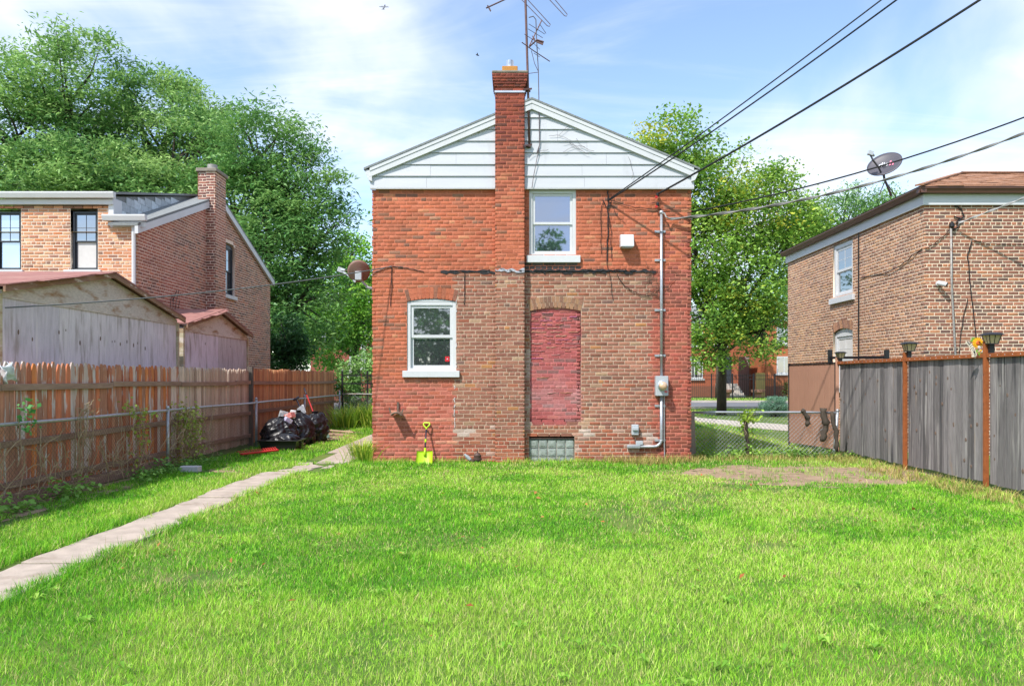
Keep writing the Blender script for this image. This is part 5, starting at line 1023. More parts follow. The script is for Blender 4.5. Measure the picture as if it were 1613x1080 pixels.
for (nm, lb, c, hsz, col, rot) in (('cardboard_box', 'grey box sticking out on top of the slumped bin bag', (-5.02, 16.5, .66), (.09, .09, .10), (.33, .36, .38), 20), ('paper_box', 'small red and white box on top of the slumped bin bag', (-4.83, 16.35, .66), (.10, .07, .06), (.62, .22, .2), -25), ('plastic_jug', 'white plastic jug among the bin bags', (-4.88, 16.75, .68), (.06, .05, .09), (.7, .7, .72), 10), ('plastic_sheet', 'grey plastic lid propped on the upright bin bag', (-4.80, 17.15, .74), (.12, .012, .11), (.3, .32, .36), -35), ('purple_carton', 'small purple and white carton on the slumped bin bag', (-4.78, 16.05, .58), (.08, .06, .05), (.45, .42, .6), 40)):
    k = MB(); k.obox(c, hsz, Matrix.Rotation(R(rot), 3, 'Z')@Matrix.Rotation(R(rot*.8), 3, 'Y')); o = k.build(nm, mat(nm+'_mat', col, .5, n=(16, .3), patches=[((.7, .7, .7), (18, 18, 18), .58, .62)]), bevel=.012); tag(o, lb, 'litter')
k = MB(); k.box(-5.22, -4.92, 11.82, 11.98, 0, .095); tag(k.build('concrete_block', mat('block_grey', (.52, .51, .52), .9, n=(30, .12), bump=(.3, 90)), bevel=.01), 'pale grey concrete block on the grass by the chain link post', 'block')
k = MB(); r_ = random.Random(2); vs_ = []
for i in range(7):
    for j in range(5): vs_.append((-5.66+.03*r_.uniform(-1, 1)+.05*math.sin(i*1.3+j), 8.40+.03*i, 1.42+.05*j+.03*r_.uniform(-1, 1)))
k.add(vs_, [(i*5+j, (i+1)*5+j, (i+1)*5+j+1, i*5+j+1) for i in range(6) for j in range(4)]); o = k.build('plastic_bag', mat('white_film', (.7, .71, .75), .35, n=(12, .2)), smooth=True); o.modifiers.new('thick', 'SOLIDIFY').thickness = .004; tag(o, 'crumpled white plastic bag caught on the picket fence top', 'plastic bag')
# ================================================================ plants
def leaves(centers, n, sig, size, pal, seed, asp=.45, up=.5, weights=None, flat=.7):
    """kite shaped leaves scattered round cluster centres; n per cluster"""
    r = np.random.default_rng(seed); C = np.repeat(np.asarray(centers, float), n, 0); m = len(C); sg = np.repeat(np.broadcast_to(np.asarray(sig, float), (len(centers),)), n)
    P = C+np.clip(r.normal(0, 1, (m, 3)), -1.7, 1.7)*sg[:, None]*np.array([1, 1, flat]); nrm = r.normal(0, 1, (m, 3)); nrm[:, 2] = np.abs(nrm[:, 2])+up; nrm /= np.linalg.norm(nrm, axis=1)[:, None]
    d = r.normal(0, 1, (m, 3)); d[:, 2] -= .5; d -= nrm*(d*nrm).sum(1)[:, None]; d /= np.linalg.norm(d, axis=1)[:, None]; s = np.cross(nrm, d); L_ = size*r.uniform(.6, 1.35, m)[:, None]; w = L_*asp*.5
    V = np.stack([P-d*L_*.5, P+s*w-d*L_*.05+nrm*L_*.06, P+d*L_*.5-nrm*L_*.08, P-s*w-d*L_*.05+nrm*L_*.06], 1).reshape(-1, 3); F = np.arange(4*m).reshape(-1, 4)
    cl = np.array([A(*p, k=.9) for p in pal]); ci = r.choice(len(pal), len(centers), p=weights); base = np.repeat(cl[ci], n, 0); oth = cl[r.choice(len(pal), m, p=weights)]; c = (base*.6+oth*.4)*r.uniform(.8, 1.2, (m, 1))
    return V, F, np.repeat(c, 4, 0)
def merge(parts):
    V, F, C, o = [], [], [], 0
    for v, f, c in parts: V.append(v); F.append(f+o); C.append(c); o += len(v)
    return np.vstack(V), np.vstack(F), np.vstack(C)
def blades(X, Y, Z, length, width, ang, lean, bend, cols, seed=0):
    """three-triangle grass blades"""
    n = len(X); dx, dy = np.cos(ang), np.sin(ang); sx, sy = -dy, dx; r = np.random.default_rng(seed); tw = r.uniform(-.9, .9, n); sx, sy = sx*np.cos(tw)+dx*np.sin(tw), sy*np.cos(tw)+dy*np.sin(tw)
    V = np.zeros((n, 5, 3)); hw = width/2
    for i, (t, w) in enumerate(((0, 1), (.55, .8), (1, 0))):
        hx_ = length*(lean*t+bend*t*t); hz_ = length*t*np.sqrt(np.clip(1-(lean+bend*t)**2*.6, .1, 1)); bx, by, bz = X+dx*hx_, Y+dy*hx_, Z+hz_
        if i < 2: V[:, 2*i] = np.stack([bx-sx*hw*w, by-sy*hw*w, bz], 1); V[:, 2*i+1] = np.stack([bx+sx*hw*w, by+sy*hw*w, bz], 1)
        else: V[:, 4] = np.stack([bx, by, bz], 1)
    f = np.array([(0, 1, 3), (0, 3, 2), (2, 3, 4)]); F = (f[None]+5*np.arange(n)[:, None, None]).reshape(-1, 3); sh = np.ones((1, 5, 1)); C = np.repeat(np.asarray(cols)[:, None, :], 5, 1)*sh
    return V.reshape(-1, 3), F, C.reshape(-1, 3)
# --- trees
def tree(name, label, base, lobes, per_lobe, nleaf, sig, size, pal, seed, trunk_r=.28, trunk_top=None, w=None, asp=.45, group='trees', limbs=True, up=.5, shell=.55, leafm=M_leaf, flat=.7):
    r = np.random.default_rng(seed); t = thing(name, label, 'tree', tuple(base), group); bx = np.array(base, float); cs = []; br = MB(); ft = trunk_top or min(l[2]-l[4]*.3 for l in lobes); top = bx+np.array([0, 0, ft])
    if limbs: br.tube([bx+np.array([0, 0, -.1]), bx+np.array([.06, .05, ft*.5]), top], [trunk_r*1.25, trunk_r, trunk_r*.8], 10)
    for li, l in enumerate(lobes):
        c = bx+np.array(l[:3]); n = int(per_lobe*l[3]*l[3]); q = r.normal(0, 1, (n, 3)); q /= np.linalg.norm(q, axis=1)[:, None]; rad = shell+(1-shell)*r.random(n)**.6; rad = rad*(.82+.36*vnoise(q[:, 0]*2.2+seed, q[:, 2]*2.2+li*3, 2)); pts = c+q*rad[:, None]*np.array([l[3], l[3], l[4]]); pts = pts[pts[:, 2] > bx[2]+.5]; cs.append(pts)
        if limbs:
            m = (top+c)/2+r.normal(0, .25, 3); br.tube([top-np.array([0, 0, .3]), m, c], [trunk_r*.55, trunk_r*.36, trunk_r*.16], 7)
            for p in pts[r.choice(len(pts), min(len(pts), 16), replace=False)]:
                s = m+(c-m)*r.uniform(.2, 1); mm = (s+p)/2+np.array([0, 0, .25])+r.normal(0, .12, 3); br.tube([s, mm, p], [trunk_r*.17, trunk_r*.10, .012], 5)
    cs = np.vstack(cs); V, F, C = leaves(cs, nleaf, sig*r.uniform(.7, 1.3, len(cs)), size, pal, seed, asp, up, w, flat)
    npmesh('crown', V, F, C, leafm, t); 
    if limbs: br.build('trunk', M_bark, t, smooth=True)
    return t
loc_pal = [(152, 188, 108), (126, 166, 92), (100, 144, 80), (176, 206, 128), (82, 124, 72)]
mid_pal = [(104, 152, 84), (84, 130, 72), (126, 170, 96), (70, 112, 66)]
yel_pal = [(142, 178, 76), (114, 156, 66), (164, 192, 88), (214, 202, 72), (88, 132, 62)]
dk_pal = [(58, 98, 56), (46, 82, 50), (74, 116, 62)]
def P0(px_, py_, Y): return at(px_, py_, Y)
def lobe(px_, py_, Y, rpx, rpz, base, dy=0):
    p = at(px_, py_, Y); return (p.x-base[0], p.y+dy-base[1], p.z, rpx*Y/FPX, rpz*Y/FPX)
b1 = (-17.2, 31, 0)
tree('locust_tree', 'tallest feathery green tree behind the dormer of the brown brick house', b1, [lobe(110, 150, 30, 105, 95, b1), lobe(20, 210, 29.5, 110, 120, b1), lobe(250, 190, 31, 105, 95, b1, 1), lobe(310, 250, 30, 75, 85, b1), lobe(120, 300, 28.5, 130, 80, b1), lobe(-60, 330, 29, 100, 110, b1), lobe(230, 330, 29, 120, 70, b1)], 19, 110, .44, .215, loc_pal, 1, .42, 4.5, up=1.1, flat=.38, asp=.32, group='tall trees behind the brown brick house')
b2 = (-9.6, 29, 0)
tree('locust_tree', 'drooping feathery green tree between the brown gable and the red brick house', b2, [lobe(410, 240, 28, 72, 70, b2), lobe(470, 300, 28, 72, 70, b2), lobe(370, 330, 29, 80, 80, b2), lobe(500, 370, 27.5, 52, 70, b2), lobe(430, 400, 27.5, 85, 80, b2), lobe(465, 490, 27.5, 72, 75, b2)], 23, 105, .42, .205, loc_pal[:3]+mid_pal[:2], 2, .34, 3.6, up=1.1, flat=.40, asp=.32, group='tall trees behind the brown brick house')
b3 = (-8.6, 41, 0)
tree('maple_tree', 'bright green maple beyond the picket fence end', b3, [lobe(535, 470, 41, 52, 62, b3), lobe(575, 450, 42, 40, 55, b3), lobe(520, 540, 40, 45, 40, b3), lobe(570, 510, 41, 40, 45, b3), lobe(545, 400, 42, 30, 35, b3)], 17, 95, .36, .17, [(130, 182, 62), (104, 158, 56), (86, 138, 54), (156, 196, 80)], 3, .25, 3, asp=.7, group='trees along the street')
b4 = (-7.9, 25.6, 0)
tree('yew_tree', 'dark dense evergreen against the brown brick gable wall', b4, [lobe(448, 530, 25.4, 34, 34, b4), lobe(440, 560, 25.2, 38, 30, b4), lobe(470, 560, 25.4, 28, 30, b4)], 60, 60, .16, .16, dk_pal, 4, .12, .6, asp=.3, group='evergreens')
b5 = (8.4, 31, 0)
tree('ash_tree', 'leafy yellow green tree behind the right gable edge of the red brick house', b5, [lobe(1060, 235, 31, 62, 52, b5), lobe(1020, 260, 31, 40, 40, b5), lobe(1120, 290, 30.5, 62, 58, b5), lobe(1170, 350, 30.5, 70, 55, b5), lobe(1090, 380, 30, 70, 70, b5), lobe(1170, 450, 30, 72, 62, b5), lobe(1110, 490, 29.5, 62, 56, b5), lobe(1235, 390, 31, 50, 55, b5), lobe(1060, 320, 31, 55, 60, b5), lobe(1130, 545, 29.5, 40, 40, b5), lobe(1205, 520, 30, 40, 45, b5), lobe(1255, 350, 31.5, 48, 40, b5), lobe(1215, 300, 31.5, 45, 42, b5), lobe(1280, 410, 31.5, 40, 45, b5), lobe(1010, 330, 31, 50, 50, b5)], 20, 100, .42, .155, yel_pal, 5, .17, 3.4, up=.9, flat=.5, w=[.36, .3, .17, .05, .12], asp=.6, group='trees along the street')
b6 = (19.2, 46, 0)
tree('locust_tree', 'pale feathery tree showing above the tan brick side wall', b6, [lobe(1330, 340, 46, 55, 45, b6), lobe(1395, 345, 46, 50, 45, b6), lobe(1280, 370, 46, 55, 55, b6), lobe(1300, 430, 46, 70, 60, b6)], 10, 110, .42, .22, loc_pal, 6, .3, 5, asp=.35, group='trees along the street')
b7 = (15.5, 58, 0)
tree('street_tree', 'slim dark street tree before the orange brick house across the road', b7, [lobe(1190, 480, 57, 45, 60, b7), lobe(1225, 500, 57, 38, 50, b7), lobe(1160, 500, 57, 35, 45, b7)], 7, 50, .5, .3, mid_pal, 7, .22, 3.4, asp=.6, group='trees along the street')
for i, (x, y, z, rr_) in enumerate(((-13, 58, 6, 4.2), (-20, 66, 7, 5), (-3.5, 62, 6, 4), (6, 72, 7, 5), (30, 74, 8, 6), (42, 66, 8, 6))):
    lb = ['distant tree behind the far red brick house', 'distant tree left of the far red brick house', 'distant tree hidden mostly by the red brick house', 'distant tree behind the orange brick houses', 'distant tall tree beyond the tan brick house', 'distant tree far down the street past the tan brick house'][i]
    tree('distant_tree', lb, (x, y, 0), [(0, 0, z, rr_, rr_*.95), (rr_*.6, -.5, z-1.2, rr_*.7, rr_*.6), (-rr_*.6, .3, z-1, rr_*.7, rr_*.65)], 5, 42, .5, .36, mid_pal, 20+i, .25, 2.4, asp=.6, group='distant trees')
for i, (x, y, hgt, rr_) in enumerate(((-3.6, -15, 6.2, 3.0), (2.0, -15.5, 7.6, 3.0), (8, -17, 6.5, 3.4), (-11, -17, 6.5, 3.4))):
    lb = ['alley tree opposite the lower window, behind the viewer', 'alley tree opposite the upper window, behind the viewer', 'alley tree behind the viewer toward the grey fence side', 'alley tree behind the viewer toward the sheds side'][i]
    tree('alley_tree', lb, (x, y, 0), [(0, 0, hgt-.6, rr_, rr_*.8), (rr_*.6, 0, hgt-2.6, rr_*.8, rr_*.6), (-rr_*.7, 0, hgt-2.9, rr_*.8, rr_*.6), (0, .8, 2.2, rr_*.9, rr_*.45)], 7, 40, .34, .3, mid_pal, 40+i, .14, 2.0, asp=.6, group='alley trees behind the viewer')
# --- shrubs
def shrub(name, label, c, rad, h, n, nl, sig, size, pal, seed, cat='shrub', asp=.45, flowers=0, stems=True):
    r = np.random.default_rng(seed); t = thing(name, label, cat, (c[0], c[1], 0)); q = r.normal(0, 1, (n, 3)); q /= np.linalg.norm(q, axis=1)[:, None]; q[:, 2] = np.abs(q[:, 2]) if False else q[:, 2]
    pts = np.array([c[0], c[1], h*.5])+q*np.array([rad, rad, h*.5])*(.6+.4*r.random((n, 1))); V, F, C = leaves(pts, nl, sig, size, pal, seed, asp); npmesh('foliage', V, F, C, M_leaf, t)
    if stems:
        k = MB()
        for p in pts[:30]: k.tube([(c[0]+r.normal(0, .06), c[1]+r.normal(0, .06), -.02), tuple((np.array([c[0], c[1], 0])+p)/2+r.normal(0, .04, 3)), tuple(p)], [.014, .01, .004], 5)
        k.build('stem', M_bark, t)
    if flowers:
        pf = pts[r.choice(n, min(n, flowers), replace=False)]; pf = pf+np.array([0, -.12, .05]); V, F, C = leaves(pf, 5, .03, .09, [(236, 232, 236), (246, 240, 240)], seed+9, .8); npmesh('blossom', V, F, C, M_leaf, t)
    return t
shrub('flowering_bush', 'tall green bush dotted with white blossoms behind the black iron fence', (-4.9, 25.7, 0), 1.15, 2.5, 220, 40, .12, .11, [(134, 176, 92), (104, 150, 76), (160, 196, 116), (86, 128, 66)], 51, flowers=70)
shrub('flowering_bush', 'green bush with few white blossoms hugging the far corner of the red brick house', (-3.0, 25.7, 0), 1.1, 2.3, 200, 40, .12, .11, [(134, 176, 92), (104, 150, 76), (86, 128, 66)], 52, flowers=40)
shrub('blue_shrub', 'rounded blue green shrub beside the pale front path', (at(1222, 640, 29.5).x, 29.5, 0), .62, .82, 260, 44, .05, .05, [(126, 166, 140), (104, 146, 124), (84, 122, 104), (150, 184, 160)], 53, asp=.3)
def clump(label, c, n, ln, sp, pal, seed, w=.016, name='daylily_clump'):
    r = np.random.default_rng(seed); a = r.uniform(0, 6.28, n); d = np.abs(r.normal(0, sp, n)); X = c[0]+np.cos(a)*d; Y = c[1]+np.sin(a)*d; cols = np.array([A(*p, k=.8) for p in pal])[r.choice(len(pal), n)]*r.uniform(.8, 1.2, (n, 1))
    parts = [blades(X, Y, np.zeros(n), ln*r.uniform(.6, 1.2, n), np.full(n, w), a+r.normal(0, .5, n), r.uniform(.1, .35, n), r.uniform(.2, .65, n), cols, seed)]; V, F, C = merge(parts); return tag(npmesh(name, V, F, C, M_grass), label, 'plant', 'strappy plant clumps')
lp = [(170, 196, 70), (140, 176, 62), (196, 206, 96), (120, 156, 58)]
clump('strappy yellow green clump at the left foot of the red brick wall', (-2.68, 13.5), 240, .42, .17, lp, 61); clump('smaller strappy clump at the wall foot beside the walk', (-2.85, 14.2), 140, .34, .12, lp, 62)
for i, (x, y, lb) in enumerate(((-5.0, 22.6, 'bright strappy clump by the end post of the chain link'), (-4.3, 22.9, 'bright strappy clump in front of the flowering bush'), (-3.9, 22.5, 'bright strappy clump beside the walk at the far fence'))): clump(lb, (x, y), 300, .75, .3, lp, 63+i, .035)
# --- vines, weeds, ivy, dead stems
vine_pal = [(156, 178, 76), (130, 160, 68), (176, 190, 96), (156, 140, 84)]
def vine(label, pts, n, sig, size, seed, pal=vine_pal, stems=6, name='climbing_vine', dry=False):
    r = np.random.default_rng(seed); t = thing(name, label, 'vine', tuple(pts[0])); cs = []
    for a, b in zip(pts[:-1], pts[1:]): cs += [np.array(a)+(np.array(b)-np.array(a))*u for u in np.linspace(0, 1, 8, endpoint=False)]
    cs = np.array(cs)+r.normal(0, .05, (len(cs), 3))*np.array([.4, 1, 1]); V, F, C = leaves(cs, n, sig, size, pal, seed, .75, .1); npmesh('leaves', V, F, C, M_leaf, t); k = MB()
    for s in range(stems):
        o_ = r.normal(0, .07, 3)*np.array([.3, 1, .3]); k.tube(wander([np.array(p)+o_+r.normal(0, .05, 3)*np.array([.3, 1, 1]) for p in pts], 4, .03, seed*20+s), .0042, 4)
    k.build('stem', M_drystem, t); return t
M_drystem = mat('dry_stem', (.36, .27, .17), .9, n=(9, .3))
vine('thick green vine covering the chain link beside its steel post', [(-5.56, 12.75, 0), (-5.55, 12.85, .4), (-5.54, 12.95, .8), (-5.54, 12.7, .98)], 22, .15, .05, 71)
vine('second leafy vine further along the chain link from the steel post', [(-5.56, 13.2, 0), (-5.54, 13.1, .5), (-5.54, 13.0, .9)], 14, .13, .05, 72)
vine('hanging vine on the chain link in front of peeling boards', [(-5.56, 11.2, .2), (-5.54, 11.3, .6), (-5.54, 11.25, .98), (-5.54, 10.9, 1.0)], 6, .08, .06, 73)
vine('dry stalks climbing the chain link post nearest the viewer', [(-5.56, 9.72, 0), (-5.54, 9.7, .5), (-5.54, 9.75, 1.0), (-5.5, 9.9, 1.08)], 1, .06, .05, 74, [(170, 140, 110), (150, 120, 90)], 12)
r_ = np.random.default_rng(90); k = MB()
for i in range(120):
    y = r_.uniform(7.5, 14); x = -5.52+r_.normal(0, .02); p = np.array([x, y, r_.uniform(0, .5)]); pts = [p]; d = np.array([0, r_.normal(0, .5), r_.uniform(.2, 1)])
    for _ in range(7): d = d+r_.normal(0, .35, 3)*np.array([.15, 1, 1]); pts.append(pts[-1]+d/np.linalg.norm(d)*.08)
    k.tube([q for q in pts if q[2] > -.02] if sum(q[2] > -.02 for q in pts) > 1 else pts, .0045, 4)
o = k.build('dry_stems', M_drystem, kind='stuff'); o['label'] = 'tangle of dry brown stems woven in the chain link'; o['category'] = 'dry stems'
for i, (pts, rad, lb) in enumerate(([[(at(1270, 0, 14.02).x, 13.99, .60), (at(1272, 0, 14).x, 13.97, .72), (at(1263, 0, 14).x, 13.98, .88)], .05, 'small sawn vine stump grown into the rusty chain link'], [[(at(1295, 0, 14).x, 13.98, .30), (at(1299, 0, 14).x, 13.96, .6), (at(1296, 0, 14).x, 13.97, .92)], .075, 'largest sawn vine stump hanging in the rusty chain link'], [[(at(1318, 0, 14).x, 13.98, .1), (at(1315, 0, 14).x, 13.96, .5), (at(1309, 0, 14).x, 13.97, .86)], .045, 'gnarled dead vine beside the leaning fence post'], [[(at(1180, 0, 14.05).x, 14.02, 0), (at(1177, 0, 14).x, 14.0, .35), (at(1174, 0, 14).x, 14.0, .72)], .05, 'dead vine trunk with a green tuft in the middle of the rusty chain link'])):
    k = MB(); q = wander(pts, 5, .018, i); k.tube(q, [rad*(.6+.5*random.Random(i*9+j).random())*(.55 if j == 0 else 1) for j in range(len(q))], 8); tag(k.build('vine_stump', M_bark, smooth=True), lb, 'stump', 'vine stumps in the fence')
vine('green tuft growing from the dead vine trunk in the rusty chain link', [(at(1174, 0, 14).x, 14.0, .55), (at(1176, 0, 14).x, 13.98, .75), (at(1185, 0, 14).x, 13.98, .86)], 10, .09, .07, 76, [(170, 196, 80), (140, 172, 64)], 3)
def ground_leaves(label, area, n, sz, pal, seed, h=.06, cat='weeds', name='weed_patch', nl=9, sig=.05):
    r = np.random.default_rng(seed); x0, x1, y0, y1 = area; c = np.stack([r.uniform(x0, x1, n), r.uniform(y0, y1, n), np.abs(r.normal(0, h, n))+.01], 1); V, F, C = leaves(c, nl, sig, sz, pal, seed, .7, 1.2); o = npmesh(name, V, F, C, M_leaf, kind='stuff'); o['label'] = label; o['category'] = cat; return o
ground_leaves('ivy and leafy weeds on the ground before the tan panel', (4.9, 6.1, 13.7, 14.6), 160, .06, [(96, 132, 66), (150, 186, 84), (72, 104, 54)], 81, .05)
ground_leaves('leafy weeds under the rusty chain link', (3.3, 5.2, 13.8, 14.3), 120, .06, [(120, 160, 70), (150, 186, 84)], 82, .07)
ground_leaves('green weeds along the foot of the peeling picket fence', (-5.5, -5.12, 10.6, 13.4), 120, .055, [(110, 160, 66), (140, 184, 84), (84, 130, 56)], 83, .07)
ground_leaves('green weeds at the near foot of the picket fence', (-5.6, -5.3, 7.4, 9.8), 50, .07, [(110, 160, 66), (140, 184, 84)], 84, .10)
vine('fern like green sprig in front of the nearest peeling boards', [(-5.5, 8.62, .92), (-5.45, 8.55, 1.05), (-5.42, 8.5, 1.2)], 4, .05, .06, 85, [(104, 168, 96), (84, 150, 80)], 1)
# ================================================================ houses across the street
M_fbr = mat('far_orange_brick', src='attr', rough=.9, n=(7, .2), bump=(.3, 30), stretch=(1, 1, 4))
def far_house(label, x0, x1, y, h, col, wins, seed, roofc=(.12, .11, .11), hip=1.6):
    t = thing('row_house', label, 'house', ((x0+x1)/2, y, 0), 'brick houses across the street'); k = MB(); k.box(x0, x1, y, y+8, 0, h, A(*col)); k.build('wall', M_fbr, t); k = MB(); e_ = .3; ym = y+4; k.add([(x0-e_, y-e_, h), (x1+e_, y-e_, h), (x1+e_, y+8+e_, h), (x0-e_, y+8+e_, h), (x0+1.5, ym, h+hip), (x1-1.5, ym, h+hip)], [(0, 1, 5, 4), (2, 3, 4, 5), (3, 0, 4), (1, 2, 5), (3, 2, 1, 0)]); k.build('roof', M_shing, t); k = MB(); k.box(x0-.2, x1+.2, y-.2, y-.01, h-.25, h-.01); k.build('fascia', M_white, t)
    k = MB(); k.box(x0-.02, x1+.02, y-.04, y-.005, 0, .9, A(150, 96, 76)); k.build('plinth', M_fbr, t)
    for (wx0, wx1, z0, z1) in wins:
        k = MB(); k.box(wx0, wx1, y-.05, y-.006, z0, z1); f = k.build('window', M_vinyl, t); k = MB(); k.box(wx0+.1, (wx0+wx1)/2-.05, y-.06, y-.051, z0+.1, z1-.1); k.build('pane', M_glass, f); k = MB(); k.box((wx0+wx1)/2+.05, wx1-.1, y-.06, y-.051, z0+.1, z1-.1); k.build('pane', M_glass, f); k = MB(); k.box(wx0-.1, wx1+.1, y-.14, y-.008, z0-.14, z0-.005); k.build('sill', M_white, f)
    return t
f1 = far_house('reddish brick house across the street with pale entrance steps', 12.2, 18.2, 62, 6.2, (188, 106, 76), [(13.9, 15.3, 1.5, 3.3), (13.9, 15.3, 4.2, 5.8), (16.2, 17.2, 4.2, 5.6)], 1)
k = MB(); k.box(16.6, 17.6, 61.93, 61.99, 1.1, 3.3); k.build('door', M_dark, f1)
for i in range(6): k = MB(); k.box(16.3-.03*i, 18.0+.03*i, 61.9-.32*(i+1), 61.9-.32*i, 0, 1.1-.18*i); k.build('step', M_walk2, f1)
far_house('bright orange brick house across the street with potted flowers', 20.4, 27, 62, 6.4, (206, 124, 82), [(21.3, 22.5, 1.9, 3.3), (21.3, 22.5, 4.3, 5.7), (24.5, 25.9, 1.7, 3.3)], 2)
k = MB(); k.box(19.0, 19.7, 60, 60.12, 0, 1.95); tag(k.build('yard_gate', mat('yellow_wood', (.52, .36, .13), .8, n=(5, .15))), 'yellow wooden gate between the brick houses across the street', 'gate')
k = MB(); k.box(18.35, 20.3, 66, 66.2, 0, 3.4); tag(k.build('garden_wall', mat('mauve_render', (.30, .24, .25), .9, n=(4, .1))), 'mauve grey wall closing the gap between the houses across the street', 'wall')
mbx_ = thing('mailbox', 'black mailbox hung on the iron fence across the street', 'mailbox', (20.4, 54.9, 0)); k = MB(); k.box(20.15, 20.85, 54.6, 54.9, 1.35, 1.65); k.build('box', M_black, mbx_, bevel=.03); k = MB(); k.box(20.45, 20.55, 54.7, 54.8, 0, 1.35); k.build('post', M_black, mbx_)
for i, (x, lb) in enumerate(((16.2, 'clay planter left of the pale entrance steps'), (18.6, 'clay planter right of the pale entrance steps'))):
    k = MB(); k.lathe([(.22, 0), (.24, .35), (.5, .45), (.55, .65), (.4, .66)], (x, 58.2, 0), 14); tag(k.build('planter', mat('terracotta%d' % i, (.38, .19, .14), .8, n=(6, .15))), lb, 'planter')
shrub('flower_bed', 'red flowering shrub before the orange brick house across the street', (21.3, 58.5, 0), .9, 1.3, 50, 20, .15, .2, [(90, 130, 60), (170, 60, 50), (110, 150, 70)], 91, stems=False)
f3 = far_house('far red brick house with white trim between bush and satellite dish', -12.6, -8.95, 47, 4.0, (172, 100, 84), [(-10.2, -9.9, 2.1, 3.6), (-9.5, -9.2, 2.1, 3.6)], 3, hip=.9)
k = MB(); k.box(-8.7, -6.5, 47.4, 47.5, 1.9, 2.0); k.box(-8.7, -6.5, 47.4, 47.5, 1.0, 1.1)
for i in range(12): k.box(-8.7+.19*i, -8.64+.19*i, 47.42, 47.48, .0, 2.0)
tag(k.build('porch_railing', M_white), 'pale porch railing beside the far red brick house', 'railing')
# ================================================================ airliner and bird
pl = thing('airplane', 'tiny propeller airplane high in the blue sky', 'airplane', tuple(at(605, 12, 1500))); c = at(605, 12, 1500); M_pl = mat('plane_grey', (.10, .11, .13), .5, n=(.3, .1)); dr = Vector((.12, .5, .8)).normalized(); sd = Vector((.98, -.1, -.08)).normalized(); up_ = sd.cross(dr)
k = MB(); k.tube([c-dr*9+up_*1, c-dr*6, c, c+dr*6, c+dr*8.4, c+dr*9], [.3, .9, 1.3, 1.3, .9, .2], 10); k.build('fuselage', M_pl, pl, smooth=True)
for s in (-1, 1):
    k = MB(); k.prism([c+dr*1.6+up_*.8, c+sd*s*10+dr*.6+up_*1, c+sd*s*10-dr*.6+up_*1, c-dr*1.6+up_*.8], up_*.3); k.build('wing', M_pl, pl); k = MB(); k.prism([c-dr*7+up_*1, c+sd*s*3.6-dr*8+up_*1, c+sd*s*3.6-dr*8.8+up_*1, c-dr*8.8+up_*1], up_*.2); k.build('tailplane', M_pl, pl)
    for e_ in (3.2, 6): k = MB(); k.tube([c+sd*s*e_+dr*3+up_*.9, c+sd*s*e_-dr*1+up_*.9], [.5, .4], 8); k.build('engine', M_pl, pl)
k = MB(); k.prism([c-dr*6.5+up_*.8, c-dr*9+up_*4.6, c-dr*9.6+up_*4.6, c-dr*9+up_*.8], sd*.3); k.build('fin', M_pl, pl)
bd = thing('bird', 'small dark bird in the sky left of the chimney', 'bird', tuple(at(752, 87, 40))); c = at(752, 87, 40); k = MB(); k.tube([c+Vector((-.09, 0, .03)), c+Vector((-.03, 0, .01)), c+Vector((.05, 0, -.02)), c+Vector((.1, 0, -.03))], [.01, .035, .03, .006], 8)
for s in (-1, 1): k.prism([c+Vector((-.03, 0, .01)), c+Vector((-.02, s*.14, .05)), c+Vector((.02, s*.14, .05)), c+Vector((.03, 0, -.01))], (0, 0, .006))
k.build('body', M_black, bd)
